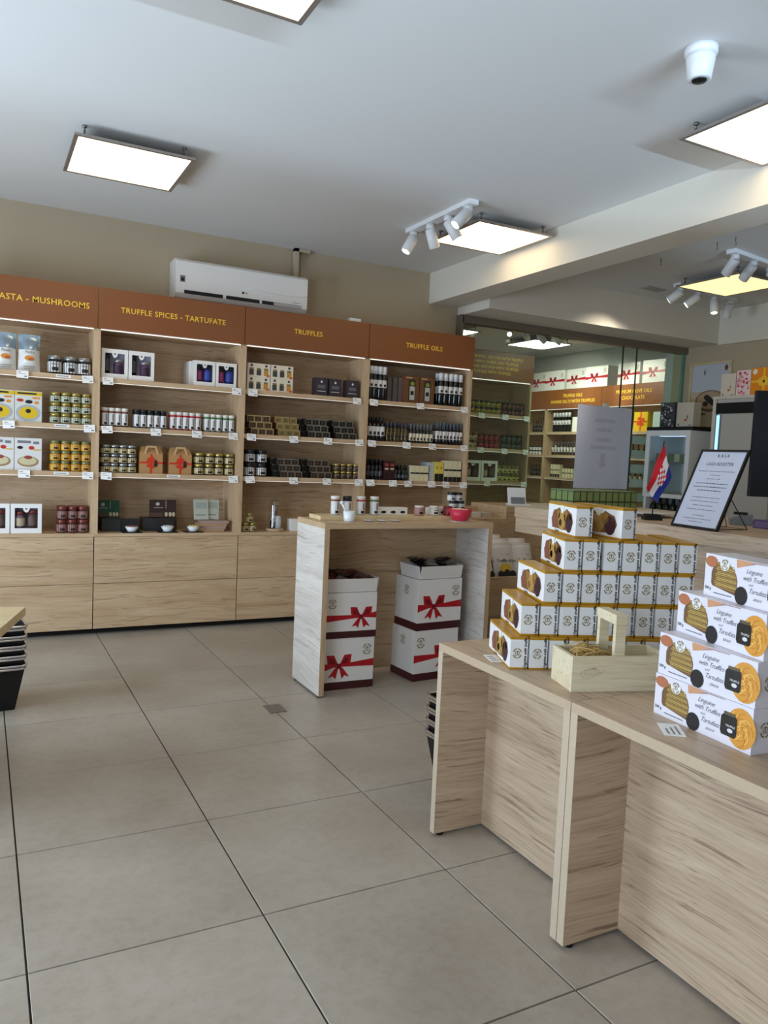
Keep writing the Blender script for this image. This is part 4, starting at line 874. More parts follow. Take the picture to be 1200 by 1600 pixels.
for r, (u0, v0, n) in enumerate(rows):
    for i in range(n):
        gap = .0 if not (r == 3 and i >= 2) else .006
        u = u0 + PW/2 + i*.0604 + gap; v = v0 + random.uniform(-.003, .003)
        lab = ('white pasta box with gold lid heading the %s row, its picture side showing' % rname[r]) if i == 0 else 'white pasta box, %s row of the stack, %s from the picture side' % (rname[r], ORD[i])
        place(PB, (u*U_[0]+v*V_[0], u*U_[1]+v*V_[1], .6705+r*.0988), PA+random.uniform(-.05, .05), lab, 'pasta box', 'white and gold pasta boxes')
for k, (u, v, a) in enumerate(((.849+PW/2, 2.275, PA+.02), (.985+PW/2, 2.255, PA+.26))):
    place(PB, (u*U_[0]+v*V_[0], u*U_[1]+v*V_[1], .6705+4*.0988), a, ('single pasta box on top, the narrower looking of two', 'single pasta box on top, turned to show its pasta picture')[k], 'pasta box', 'white and gold pasta boxes')

# long pasta boxes with jar (face looks towards -x: build facing -y, turn by -90 degrees)
LL, LH, LD = .297, .104, .085
def lbox():
    b = MB().box(-LL/2, LL/2, 0, LD, 0, LH).mesh('box_body', mat('marble_card', (226,222,230), .35, noise=.03, nscale=25))
    x = lambda t: -LL/2+t*LL
    win = MB(); pts = [(x(.085), .034), (x(.10), .028), (x(.375), .016), (x(.385), .050), (x(.365), .066), (x(.32), .080), (x(.29), .086), (x(.16), .088), (x(.105), .078), (x(.082), .06)]
    win.flat(pts, -.0006, 0)
    for k in range(14):
        z = .027+k*.0043; a = x(.125+.010*math.sin(k*1.7)+.002*k); e = x(.372-.005*(k-7)) if z > .055 else x(.378)
        win.flat([(a, z), (e, z-.003+.0015*math.sin(k*2)), (e, z-.0005), (a, z+.0026)], -.001, 1 if k % 3 else 2)
    win.flat(ell(x(.235), .088, .0165, .019, 12, PI, 2*PI), -.0014, 3); win.flat(rect(x(.18), x(.29), .088, .0915), -.0014, 3)
    emblem(win, x(.235), .084, .021, 4, -.0018)
    pr = MB()
    pr.flat(ell(x(.075), .088, .022, .016, 12, PI*.95, PI*2.0), -.0007, 0); pr.flat(ell(x(.075), .086, .022, .014, 12), -.0006, 0)
    pr.flat(ell(x(.435), .020, .021, .022, 14), -.0010, 1)
    pr.flat([(x(.36), .101), (x(.37), .083), (x(.44), .089), (x(.58), .100), (x(.60), .103), (x(.36), .103)], -.0007, 2); pr.flat([(x(.44), .089), (x(.58), .100), (x(.74), .101), (x(.74), .103), (x(.55), .103)], -.0008, 3)
    for sx, z, s, sz, sh_ in (('Linguine', .080, .0, .0165, .45), ('with Truffles', .063, .004, .0165, .45), ('and', .050, -.008, .010, .45), ('Tartufata', .036, .014, .0165, .45), ('sauce', .020, .016, .013, .45)):
        pr.add(txt(sx, sz, 'CENTER', -.00012, sh_, 0, .92), Matrix.Translation((x(.555)+s, -.001, z)), 6)
    pr.add(txt('500 g', .010, 'CENTER', .0001), Matrix.Translation((x(.05), -.001, .02)), 4); pr.flat(rect(x(.12), x(.33), .010, .0125), -.0007, 5)
    nest = MB(); nest.flat(ell(x(.90), .050, .040, .046, 20), -.0007, 0)
    for k in range(16):
        a = k*2.399; r0 = .004+.0021*k; c = (x(.90)+r0*math.cos(a)*.6, .050+r0*math.sin(a)*.7)
        p = ell(c[0], c[1], .016, .019, 10, a, a+3.4); q = ell(c[0], c[1], .0135, .0165, 10, a, a+3.4)
        for i in range(10): nest.flat([p[i], p[i+1], q[i+1], q[i]], -.0010-.00003*k, 1+k % 2)
    jr = MB(); jr.flat([(x(.725), .022), (x(.85), .022), (x(.865), .030), (x(.865), .066), (x(.85), .072), (x(.74), .072), (x(.715), .064), (x(.712), .03)], -.0020, 0); jr.flat(rect(x(.74), x(.845), .070, .077), -.0022, 1); jr.flat(rect(x(.765), x(.85), .028, .052), -.0024, 2)
    jr.add(txt('TRUFFLE', .007, 'CENTER', .0001), Matrix.Translation((x(.807), -.0026, .046)), 3); jr.flat(ell(x(.807), .036, .008, .005, 8), -.0026, 3)
    en = MB(); emblem(en, LD*.45, LH*.52, .028, 0); en.flat(rect(LD*.84, LD*.92, .03, .08), -.0008, 1)
    en = en.mesh('printed_end', [OLIVE, INKG]); en.transform(Matrix.Translation((LL/2, 0, 0)) @ Matrix.Rotation(PI/2, 4, 'Z'))
    pasta1 = mat('pasta_strand', (186,158,84), .45); 
    return ('long_pasta_box', b, [('pasta_window', win.mesh('pasta_window', [mat('win_brown', (118,88,62), .3), pasta1, mat('pasta_strand2', (160,130,62), .45), WHITE, OLIVE])),
        ('printed_front', pr.mesh('printed_front', [TRUFB, TRUF, mat('spoon_wood', (204,150,110), .5), mat('cloth_mauve', (170,140,136), .5), INK, INKG, mat('script_ink', (96,92,104), .5)])),
        ('pasta_nest_print', nest.mesh('pasta_nest_print', [mat('nest_orange', (216,150,54), .5), mat('nest_yellow', (238,188,92), .5), mat('nest_amber', (202,132,40), .5)])),
        ('jar_print', jr.mesh('jar_print', [mat('jar_black_print', (42,38,34), .3), mat('jar_lid_print', (96,84,60), .4), INK, lab_white])), ('printed_end', en)])
LB = lbox()
def place_long(px, py, z, a, label):             # px,py: far front lower corner; a: extra turn
    rz = -PI/2 + a
    c, s = math.cos(rz), math.sin(rz)
    place(LB, (px + c*LL/2, py + s*LL/2, z), rz, label, 'pasta box', 'long linguine boxes')
place_long(1.527, 1.366, .6705, -.075, 'long linguine box at the bottom, resting on the table top')
place_long(1.532, 1.366, .7750, -.085, 'long linguine box second from the bottom of its stack')
place_long(1.583, 1.362, .8795, -.20, 'long linguine box third from the bottom, set back from those below')
place_long(1.60, 1.302, .9840, -.21, 'topmost long linguine box of the stack')
place_long(1.74, 1.225, .9845, -.22, 'long linguine box behind the topmost one, only its corner showing')
# paper slips
slip = lambda w, h: MB().box(0, w, 0, h, 0, .0008).flat(rect(0, 0, 0, 0), 0, 0)
def paper(x, y, z, w, h, rz, label):
    mb = MB().box(0, w, 0, h, 0, .001)
    for k in range(3): mb.face([(w*.12, h*(.2+.25*k), .0013), (w*(.8-.12*k), h*(.2+.25*k), .0013), (w*(.8-.12*k), h*(.28+.25*k), .0013), (w*.12, h*(.28+.25*k), .0013)], 1)
    return obj('price_slip', mb.mesh('price_slip', [TAG, INKG]), None, (x, y, z), rz, label, 'paper slip')
paper(1.462, 1.205, .6702, .085, .05, .95, 'paper price slip tucked under the long linguine boxes')
paper(1.405, 1.90, .6702, .045, .085, -.3, 'crumpled white price slip beside the bottom pasta box')

# wooden basket with handle
bk = thing('wooden_basket', 'pale pine trug with an arched handle, holding dry pasta', 'basket', (1.434, 1.572, .6705), -.295)
BL, BD2, BH = .30, .135, .098; t_ = .011
bx('long_side', bk, 0, BL, 0, t_, 0, BH, PALE); bx('long_side', bk, 0, BL, BD2-t_, BD2, 0, BH, PALE)
bx('end_board', bk, 0, t_, t_, BD2-t_, 0, BH, PALE); bx('end_board', bk, BL-t_, BL, t_, BD2-t_, 0, BH, PALE); bx('bottom_board', bk, t_, BL-t_, t_, BD2-t_, .002, .010, PALE)
for yy in (t_+.0005, BD2-t_-.0165): bx('handle_post', bk, .128, .158, yy, yy+.016, .012, .185, PALE)
bx('handle_bar', bk, .126, .160, t_-.002, BD2-t_+.002, .185, .212, PALE)
em = MB()
for k in range(5):
    p = ell(.055+.006*k, .050+.003*k, .030-.003*k, .014-.0015*k, 12, .3+.5*k, 4.6+.4*k); q = ell(.055+.006*k, .050+.003*k, .0288-.003*k, .0128-.0015*k, 12, .3+.5*k, 4.6+.4*k)
    for i in range(12): em.flat([p[i], p[i+1], q[i+1], q[i]], -.0004, 0)
obj('burnt_emblem', em.mesh('burnt_emblem', mat('emblem_scorch', (186,168,130), .6)), bk)
ps = MB(); rnd = random.Random(3)
for k in range(70):
    x, y = rnd.uniform(.03, .115), rnd.uniform(.03, BD2-.03); a = rnd.gauss(.2, .5); L2 = rnd.uniform(.03, .05); z = .075+rnd.uniform(0, .03)*(1-abs(x-.07)/.06)
    pts = [(min(.27, max(.02, x+math.cos(a)*L2*s)), min(BD2-.016, max(.016, y+math.sin(a)*L2*s)), z+.012*math.sin((s+1)*1.5)+.01*rnd.random()) for s in (-1, -.4, .2, .8)]
    ps.tube(pts, .0013, 4)
obj('dry_pasta', ps.mesh('dry_pasta', mat('dry_pasta', (206,172,106), .5)), None, (1.434, 1.572, .6705), -.295, 'tangle of dry tagliatelle lying in the pine trug', 'pasta', kind='stuff')

# ================================================================== CASH DESK
dk = thing('cash_desk', 'long oak cash desk with a thick raised top', 'desk', (2.75, 1.15, 0))
bx('desk_top', dk, 0, 1.0, 0, 2.43, .972, 1.032, WY); bx('desk_panel', dk, .05, .07, .02, 1.55, .0, .972, WY); bx('top_apron', dk, .012, .03, 1.55, 2.43, .885, .972, WY); bx('desk_end', dk, .07, .98, 1.50, 1.55, 0, .972, WXT); bx('desk_end', dk, .07, .98, .02, .07, 0, .972, WX)
ZD = 1.0325
# table flag
fl = thing('table_flag', 'red white and blue table flag with a chequered shield on a black stand', 'flag', (2.955, 2.742, ZD), -.487)
obj('stand', MB().box(-.043, .043, -.03, .03, 0, .018).box(-.034, .034, -.024, .024, .018, .030).mesh('stand', BLACK), fl)
obj('pole', MB().tube([(0, 0, .03), (.014, 0, .20), (.034, 0, .392)], .003, 8).mesh('pole', BLACK), fl)
cols = [mat('flag_red', (206,30,44), .6), mat('flag_white', (228,224,226), .6), mat('flag_blue', (30,48,138), .6)]
cloth = MB(); nu, nv = 24, 12
P = {}
def flagpt(u, v):     # u along the fly (drooping), v across the bands
    A, B, Cc, Dd = (.034, .372), (.076, .222), (.012, .088), (-.042, .158)
    x = (A[0]*(1-v)+B[0]*v)*(1-u) + (Dd[0]*(1-v)+Cc[0]*v)*u + .012*math.sin(PI*u)*(v-.3)
    z = (A[1]*(1-v)+B[1]*v)*(1-u) + (Dd[1]*(1-v)+Cc[1]*v)*u
    y = -.012 + .010*math.sin(u*6+v*4)
    return (x, y, z)
for j in range(nv):
    for i in range(nu):
        u0, u1, v0, v1 = i/nu, (i+1)/nu, j/nv, (j+1)/nv
        band = 0 if j < 4 else 1 if j < 8 else 2
        mi = band
        q = [flagpt(u0, v0), flagpt(u0, v1), flagpt(u1, v1), flagpt(u1, v0)]
        cloth.face(q, mi, True)
cme = cloth.mesh('cloth', cols)
obj('cloth', cme, fl)
shd = MB()
for a in range(5):
    for c in range(5):
        u0, u1 = .26+a*.085, .26+(a+1)*.085; v0, v1 = .30+c*.09, .30+(c+1)*.09
        if a == 4 and c in (0, 4): continue
        q = [Vector(flagpt(*p)) + Vector((0, -.0022, 0)) for p in ((u0, v0), (u0, v1), (u1, v1), (u1, v0))]
        shd.face(q, (a+c) % 2)
obj('shield', shd.mesh('shield', cols[:2]), fl)
# framed cash register notice on a wire easel
sg = thing('notice_frame', 'black framed cash register notice leaning on a wire easel', 'sign', (2.775, 2.342, ZD), -1.7)
ca, sa = math.cos(.42), math.sin(.42)
def tilt(me):
    me.transform(Matrix.Translation((0, 0, .003)) @ Matrix.Rotation(-.40, 4, 'X')); return me
FW, FH = .28, .38
fr = MB().box(-FW/2, FW/2, 0, .012, 0, .01).box(-FW/2, FW/2, 0, .012, FH-.01, FH).box(-FW/2, -FW/2+.01, 0, .012, .01, FH-.01).box(FW/2-.01, FW/2, 0, .012, .01, FH-.01)
fo = obj('frame', tilt(fr.mesh('frame', BLACK)), sg)
sheet = MB().box(-FW/2+.01, FW/2-.01, .004, .008, .01, FH-.01)
obj('sheet', tilt(sheet.mesh('sheet', mat('glazed_sheet', (196,200,216), .06, coat=1.0))), sg)
pt = MB(); pt.add(txt('K A S A', .021, 'CENTER', .0003), Matrix.Translation((.005, .0035, FH-.030)), 0); pt.add(txt('CASH REGISTER', .0225, 'CENTER', .0, .15), Matrix.Translation((0, .0035, FH-.070)), 0)
for k, (z, w) in enumerate(((FH-.105, .21), (FH-.123, .06), (FH-.142, .08), (FH-.164, .19), (FH-.181, .20), (FH-.198, .14), (FH-.232, .16), (FH-.250, .17), (FH-.270, .12), (FH-.29, .17), (.062, .07), (.046, .17), (.032, .09))):
    x = -w/2; rr = random.Random(k)
    while x < w/2-.004:
        l = rr.uniform(.006, .02); pt.flat(rect(x, min(w/2, x+l), z-.0016, z+.0016), .0036, 0 if k in (3, 4, 5) else 1); x += l+.003
obj('printed_text', tilt(pt.mesh('printed_text', [INK, INKG])), sg)
ez = MB().tube([(.02, .105, .24), (-.06, .25, .004), (.06, .25, .004), (.02, .105, .24)], .0022, 6).tube([(.06, .25, .004), (.06, .02, .004)], .0022, 6).tube([(-.06, .25, .004), (-.06, .02, .004)], .0022, 6)
obj('wire_easel', ez.mesh('wire_easel', BLACK), sg)
# small things on the desk
GB = carton('greenpack', .046, .046, .056, mat('green_carton', (52,66,38), .45), lambda mb, w, h: (mb.flat(rect(-w*.42, w*.42, h*.07, h*.93), -.0005, 0),), (mat('green_carton_face', (118,136,84), .45),), lambda mb, w, h: mb.flat(rect(w*.06, w*.94, h*.06, h*.94), -.0005, 0), name='green_carton')
for s in range(2):
    for i in range(10):
        for d in range(4):
            if d and i: continue
            place(GB, (2.873+.047*i, 3.20+.048*d, ZD+.0565*s), 0, 'small green carton, %s layer on the desk, %s along, %s row' % (('lower', 'upper')[s], ORD[i], ('front', 'second', 'third', 'rear')[d]), 'box', 'green cartons on the desk')
obj('flat_lid', MB().box(0, .47, 0, .19, 0, .004).mesh('flat_lid', mat('green_carton_top', (120,140,104), .5)), None, (2.85, 3.20, ZD+.113), 0, 'pale green card sheet lying on the green cartons', 'card')
for k in range(4): place(carton('purple', .10, .05, .04, mat('purple_card', (96,84,130), .4), lambda mb, w, h: mb.flat(rect(-w*.4, w*.4, h*.15, h*.85), -.0005, 0), (mat('purple_face', (128,114,160), .4),), name='leaflet_box'), (3.20, 2.31-.105*k, ZD), -PI/2, 'low purple leaflet box, number %s from the wire easel' % ('one', 'two', 'three', 'four')[k], 'box', 'purple leaflet boxes')
mo = thing('monitor', 'black point of sale monitor seen from behind', 'monitor', (3.335, 2.49, ZD), -.487)
obj('screen_back', MB().box(0, .40, 0, .03, .14, .655).box(.05, .36, .03, .05, .24, .56).mesh('screen_back', mat('monitor_black', (20,24,34), .25)), mo)
obj('stand', MB().box(.17, .23, .01, .04, .0, .15).box(.08, .32, -.06, .12, 0, .012).mesh('stand', BLACK), mo)
for z0 in (0,): pass
pd = thing('card_reader', 'small grey card reader behind the notice', 'card reader', (3.22, 2.50, ZD), -.8)
obj('reader_body', MB().prism([(0, 0), (.10, 0), (.10, .055), (0, .03)], 0, .09).mesh('reader_body', GREYP), pd)
obj('keypad', MB().box(.02, .08, .03, .07, .05, .062).mesh('keypad', BLACK), pd)
obj('cable', MB().tube([(3.27, 2.40, ZD+.03), (3.3, 2.2, ZD+.05), (3.33, 2.05, ZD+.03), (3.35, 1.95, ZD+.008)], .005, 6).mesh('cable', BLACK), None, label='black cable curving across the cash desk', cat='cable')
# plate with paper
obj('wrapping_plate', MB().lathe([(.05, 0), (.09, .012), (.15, .02), (.148, .024), (.08, .016), (.0001, .010)], 22).mesh('wrapping_plate', mat('plate_grey', (206,204,196), .4)), None, (3.16, 2.955, ZD), 0, 'wide pale dish standing behind the table flag', 'dish')
# bag bin and its back block
bn = thing('bag_bin', 'oak bin holding white crisp bags, behind the tall counter', 'bin', (2.80, 4.02, 0))
bx('front_board', bn, 0, .62, 0, .02, 0, .535, WX); bx('back_board', bn, 0, .62, .42, .44, 0, .86, WX); bx('side_board', bn, 0, .02, .02, .42, 0, .535, WY); bx('side_board', bn, .6, .62, .02, .42, 0, .535, WY); bx('bottom_board', bn, .02, .6, .02, .42, .18, .2, WX)
bx('acrylic_guard', bn, 0.002, .008, 0.002, .42, .535, .86, thin_glass('acrylic', (.95, .96, .96), .06))
bgm = [pillow(.175, .07, .25, .93, [SKINBAG, mat('bag_seal', (206,196,190), .35)]), ]
bp = MB(); bp.add(txt('Truffle chips', .030, 'CENTER', .0004, .2), Matrix.Translation((0, -.0375, .125)), 0); bp.flat(ell(0, .19, .022, .014, 8), -.031, 1); bp.flat(rect(-.03, .03, .165, .169), -.034, 1)
bp.flat(ell(-.01, .078, .045, .030, 12), -.0368, 2)
for x, z, r in ((-.05, .035, .026), (-.01, .03, .03), (.04, .035, .028), (.0, .05, .02)): bp.flat(ell(x, z, r, r*.9, 9), -.0372-.001*x, 3)
bpm = bp.mesh('printed_front', [INK, mat('bag_red', (150,70,70), .5), YEL, TRUF])
BAG = ('crisp_bag', bgm[0], [('printed_front', bpm)])
for k, (x, y, z, rx, rzz) in enumerate(((.13, .10, .46, -.32, .10), (.30, .10, .46, -.34, -.06), (.47, .10, .46, -.34, .05), (.15, .18, .485, -.42, .1), (.33, .18, .49, -.42, -.1), (.49, .18, .49, -.42, .0), (.16, .26, .51, -.5, .05), (.34, .26, .515, -.5, -.05), (.13, .33, .53, -.5, .1), (.31, .33, .53, -.5, .0))):
    o = place(BAG, (2.80+x, 4.02+y-.03, z+.04), 0, ('white crisp bag in the front row of the bin, leaning back', 'white crisp bag in the second row of the bin', 'white crisp bag in the third row of the bin', 'white crisp bag in the last row of the bin')[0 if k < 3 else 1 if k < 6 else 2 if k < 8 else 3]+', %s along' % ORD[(0, 1, 2, 0, 1, 2, 0, 1, 0, 1)[k]], 'bag', 'white crisp bags in the bin'); o.rotation_euler = (rx, 0, rzz)
blk = thing('till_cabinet', 'greyish oak cabinet behind the crisp bin carrying a white terminal', 'cabinet', (3.02, 4.47, 0))
bx('body', blk, 0, 1.1, .0, .45, 0, .875, WX); bx('raised_top', blk, .34, 1.1, .0, .45, .875, .962, WX); bx('tray_back', blk, 0.0, .34, .35, .37, .875, .94, WX); bx('tray_side', blk, 0, .015, 0, .35, .875, .935, WY)
for k in range(3): obj('leaflet', MB().box(0, .085, 0, .12, 0, .03).mesh('leaflet', mat('leaflet%d' % k, ((150,88,50), (224,220,210), (196,190,180))[k], .5)), None, (3.05+.1*k, 4.60, .876), .05*k, ('brown leaflet pack in the tray', 'white leaflet pack in the tray', 'grey leaflet pack in the tray end')[k], 'leaflets', 'leaflet packs')
tm = thing('payment_terminal', 'white tilted payment screen on the oak cabinet', 'terminal', (3.56, 4.60, .963), -.2)
o = obj('screen', MB().box(-.07, .07, 0, .02, 0, .135).mesh('screen', WPLAS), tm); o.rotation_euler = (-.25, 0, 0)
o = obj('front_slot', MB().box(-.055, .055, -.012, 0, .002, .06).mesh('front_slot', GREYP), tm); o.rotation_euler = (-.25, 0, 0)
obj('base', MB().box(-.07, .09, -.04, .06, -.0, .012).mesh('base', WPLAS), tm)

# ================================================================== BACK OF THE SHOP, RIGHT WALL
def face_minus_x(me, x, y):                      # mesh built facing -y (x in 0..w) -> faces -x, running from y downwards
    return me
cb = thing('drinks_cabinet', 'white glass-door cabinet with black top against the wall', 'cabinet', (5.92, 5.62, 0), -PI/2)
cw, cd = .54, .50
bx('carcass_side', cb, 0, .03, 0, cd, .70, 1.655, WPLAS); bx('carcass_side', cb, cw-.03, cw, 0, cd, .70, 1.655, WPLAS); bx('carcass_back', cb, .03, cw-.03, cd-.02, cd, .70, 1.655, WPLAS); bx('carcass_bottom', cb, .03, cw-.03, .02, cd-.02, .70, .74, WPLAS)
bx('black_top', cb, -.01, cw+.01, -.01, cd, 1.656, 1.69, BLACK)
d = bx('door', cb, .0, .05, -.02, 0, 1.0, 1.655, WPLAS); bx('door_stile', d, cw-.05, cw, -.02, 0, 1.0, 1.655, WPLAS); bx('door_rail', d, .05, cw-.05, -.02, 0, 1.60, 1.655, WPLAS); bx('door_rail', d, .05, cw-.05, -.02, 0, 1.0, 1.04, WPLAS)
bx('pane', d, .05, cw-.05, -.012, -.008, 1.04, 1.60, thin_glass('cab_glass', (.88, .94, .93), .08))
for z in (1.02, 1.34): bx('shelf', cb, .03, cw-.03, .02, cd-.02, z, z+.015, (BOARD if z < 1.1 else GREYP))
bx('lamp', cb, .10, .40, .05, .09, 1.60, 1.615, mat('cab_lamp', (200,220,255), .4, emit=(190,215,255), emit_s=5))
for k in range(6): obj('cheese_pack', MB().box(0, .065, 0, .1, 0, .075).mesh('cheese_pack', (mat('cheese', (216,200,160), .5) if k % 2 else mat('cheese_green', (120,126,84), .5))), None, (5.98, 5.55-.075*k, 1.3555), -PI/2, ('cream', 'green')[k % 2 == 0]+' packet in the glass cabinet, %s along' % ORD[k], 'packet', 'packets in the drinks cabinet')
wine = bottle('wine', .037, .29, dk_green, lid_black, mat('label_wine', (60,50,48), .5), (.15, .45), .38, .68, name='wine_bottle')
cork = bottle('wine2', .037, .29, blk_glass, mat('cork_red', (150,70,44), .4), mat('label_wine', (60,50,48), .5), (.15, .45), .38, .68, name='wine_bottle')
for k in range(6): place(cork if k == 0 else wine, (5.99, 5.55-.083*k, .7405), 0, 'dark wine bottle with rust cap, at the end of the low row' if k == 0 else 'dark wine bottle in the low row under the glass cabinet, %s along' % ORD[k], 'bottle', 'wine bottles')
bx('back_counter', None, 5.85, 6.44, 3.2, 5.66, 0, .699, WY, label='low oak back counter along the wall with picture', cat='counter')
# patterned gift boxes on the cabinet
def flowers(seed, mats_n, n, smin, smax):
    def f(mb, w, h):
        rr = random.Random(seed)
        for k in range(n):
            s = rr.uniform(smin, smax); mb.flat(ell(rr.uniform(-w/2+s, w/2-s), rr.uniform(s, h-s), s, s*rr.uniform(.6, 1.2), 7), -.0006-.00002*k, rr.randrange(mats_n))
    return f
BWX = carton('bwbox', .17, .12, .24, mat('bw_card', (70,72,76), .5), flowers(5, 2, 46, .007, .016), (mat('bw_pale', (186,190,190), .5), INK), name='gift_carton')
place(BWX, (5.97, 5.44, 1.691), -PI/2, 'black and white floral gift box on the glass cabinet', 'gift box')
def twig(mb, w, h):
    mb.flat(ell(w*.05, h*.28, w*.10, h*.05, 8), -.0006, 0); mb.flat(ell(w*.15, h*.40, w*.03, h*.10, 8), -.0006, 1); mb.flat(rect(w*.25, w*.4, h*.06, h*.1), -.0006, 2); mb.flat(rect(-w*.4, -w*.3, h*.06, h*.14), -.0006, 2)
CRX = carton('creambag', .20, .10, .235, mat('gift_cream', (206,194,176), .5), twig, (mat('twig_orange', (190,96,50), .5), mat('twig_brown', (110,66,44), .5), INKG), name='gift_carton')
place(CRX, (5.99, 5.24, 1.691), -PI/2, 'cream gift bag with small twig print on the glass cabinet', 'gift box')
# tall fridge
fd = thing('drinks_fridge', 'tall pale fridge with black header and blue light strip', 'fridge', (5.90, 4.85, 0), -PI/2)
fw, fdp = .62, .5
GREYW = mat('fridge_grey', (186,180,172), .4)
bx('carcass', fd, 0, fw, .02, fdp, .70, 1.93, mat('fridge_pale', (210,202,190), .4)); bx('header', fd, .035, fw, -.004, .02, 1.80, 1.895, BLACK); bx('top_cap', fd, -.005, fw+.01, -.01, fdp, 1.93, 1.955, mat('fridge_pale', (210,202,190), .4))
d = bx('door', fd, .10, fw, 0, .02, .74, 1.795, GREYW); bx('door_frame', fd, 0, .035, -.004, .02, .72, 1.93, mat('fridge_pale', (210,202,190), .4))
bx('light_strip', fd, .045, .075, .0, .018, 1.05, 1.785, mat('blue_strip', (190,225,255), .4, emit=(150,205,245), emit_s=2.6)); bx('door_seal', fd, .035, .045, .0, .02, .74, 1.795, GREYP); bx('door_seal', fd, .075, .10, .004, .02, .74, 1.795, mat('seal_steel', (120,126,132), .3))
PKX = carton('pinkbox', .14, .12, .225, mat('pink_card', (236,214,214), .5), flowers(9, 2, 40, .006, .016), (mat('petal_red', (196,60,84), .5), mat('petal_pink', (222,140,150), .5)), name='gift_carton')
CR2 = carton('creamtop', .15, .1, .205, mat('gift_cream2', (220,208,192), .5), twig, (mat('twig_orange', (190,96,50), .5), mat('twig_brown', (110,66,44), .5), INKG), name='gift_carton')
def orbow(mb, w, h):
    mb.flat(rect(-w*.035, w*.035, 0, h), -.0006, 0); mb.flat(rect(-w/2, w/2, h*.46, h*.54), -.0006, 0); mb.flat(ell(-w*.36, h*.86, w*.09, h*.1, 10), -.0006, 1)
    for a in (.5, 1.6, 2.6, 3.8, 4.6, 5.6): mb.flat(ell(w*.14*math.cos(a), h*.5+w*.14*math.sin(a), w*.10, w*.055, 8), -.001-.0002*a, 0)
OR2 = carton('orangetop', .25, .12, .235, mat('orange_card', (236,140,30), .4), orbow, (mat('ribbon_gold', (246,196,60), .4), WHITE), name='gift_carton')
YE2 = carton('yellowtop', .10, .12, .245, mat('gift_yellow', (232,190,40), .4), None, name='gift_carton')
place(CR2, (5.96, 4.755, 1.956), -PI/2, 'cream gift box with twig print on top of the fridge', 'gift box'); place(PKX, (5.96, 4.60, 1.956), -PI/2, 'pink floral gift box on top of the fridge', 'gift box'); place(OR2, (5.96, 4.40, 1.956), -PI/2, 'orange gift box with yellow bow on top of the fridge', 'gift box'); place(YE2, (5.96, 4.22, 1.956), -PI/2, 'yellow gift box at the picture edge on the fridge', 'gift box')
# framed picture on the wall
pc = thing('framed_picture', 'framed picture of black truffles on a wooden slice', 'picture', (XR-.002, 5.60, 1.72), -PI/2)
pw, ph = .49, .64
bx('frame', pc, 0, .018, -.02, 0, 0, ph, BOARD); bx('frame_rail', pc, .018, pw-.018, -.02, 0, ph-.018, ph, BOARD); bx('frame_rail', pc, .018, pw-.018, -.02, 0, 0, .018, BOARD); bx('frame_stile', pc, pw-.018, pw, -.02, 0, 0, ph, BOARD)
pm = MB().flat(rect(.018, pw-.018, .018, ph-.018), -.006, 0); pm.flat(rect(.018, pw-.018, .018, ph*.55), -.0065, 1); pm.flat(ell(pw*.52, ph*.40, pw*.36, ph*.17, 18), -.007, 2); pm.flat(ell(pw*.52, ph*.415, pw*.32, ph*.14, 18), -.0075, 3)
for k in range(12): pm.flat(ell(pw*(.42+.2*((k*7) % 12)/12), ph*(.36+.11*((k*5) % 12)/12), .033, .027, 8), -.008-.0001*k, 4)
pm.flat(ell(pw*.35, ph*.85, .012, .03, 8), -.0065, 5); pm.flat(ell(pw*.86, ph*.90, .02, .03, 8), -.0065, 6); pm.flat(ell(pw*.35, ph*.2, .05, .012, 8), -.008, 7)
obj('print', pm.mesh('print', [mat('pic_grey', (196,198,208), .5), mat('pic_tan', (196,176,146), .5), mat('pic_bark', (110,82,64), .6), mat('pic_wood', (182,150,120), .6), TRUF, INKG, mat('pic_rust', (130,60,50), .5), mat('pic_leaf', (92,92,70), .6)]), pc)
# paper notice hanging on the glass
ns = thing('paper_notice', 'large pale paper notice with a faded arrow hung on the glass', 'notice', (5.04, 5.675, 1.06))
def paper_mat(name, rgb):
    m = bpy.data.materials.new(name); m.use_nodes = True; nt = m.node_tree
    for n_ in list(nt.nodes): nt.nodes.remove(n_)
    out = nt.nodes.new('ShaderNodeOutputMaterial'); df = nt.nodes.new('ShaderNodeBsdfDiffuse'); tl = nt.nodes.new('ShaderNodeBsdfTranslucent'); mx = nt.nodes.new('ShaderNodeMixShader')
    df.inputs[0].default_value = (*lin(rgb), 1); tl.inputs[0].default_value = (*lin(rgb), 1); mx.inputs[0].default_value = .5
    nt.links.new(df.outputs[0], mx.inputs[1]); nt.links.new(tl.outputs[0], mx.inputs[2]); nt.links.new(mx.outputs[0], out.inputs[0]); return m
obj('sheet', MB().box(0, .70, .001, .002, 0, .80).mesh('sheet', paper_mat('paper_blue_white', (236,238,252))), ns)
pn = MB(); rr = random.Random(2)
for z, w in ((.66, .24), (.57, .20), (.475, .19), (.40, .32)):
    x = .35-w/2
    while x < .35+w/2-.01:
        l = rr.uniform(.02, .035); pn.flat(rect(x, x+l, z-.018, z+.018), -.0008, 0); x += l+.008
pn.flat(rect(.32, .38, .25, .345), -.0008, 0); pn.flat([(.285, .25), (.415, .25), (.35, .19)], -.0008, 0)
obj('faded_print', pn.mesh('faded_print', mat('faded_ink', (206,204,222), .6)), ns)
bx('clip', ns, .32, .38, -.008, .006, .79, .83, WPLAS)

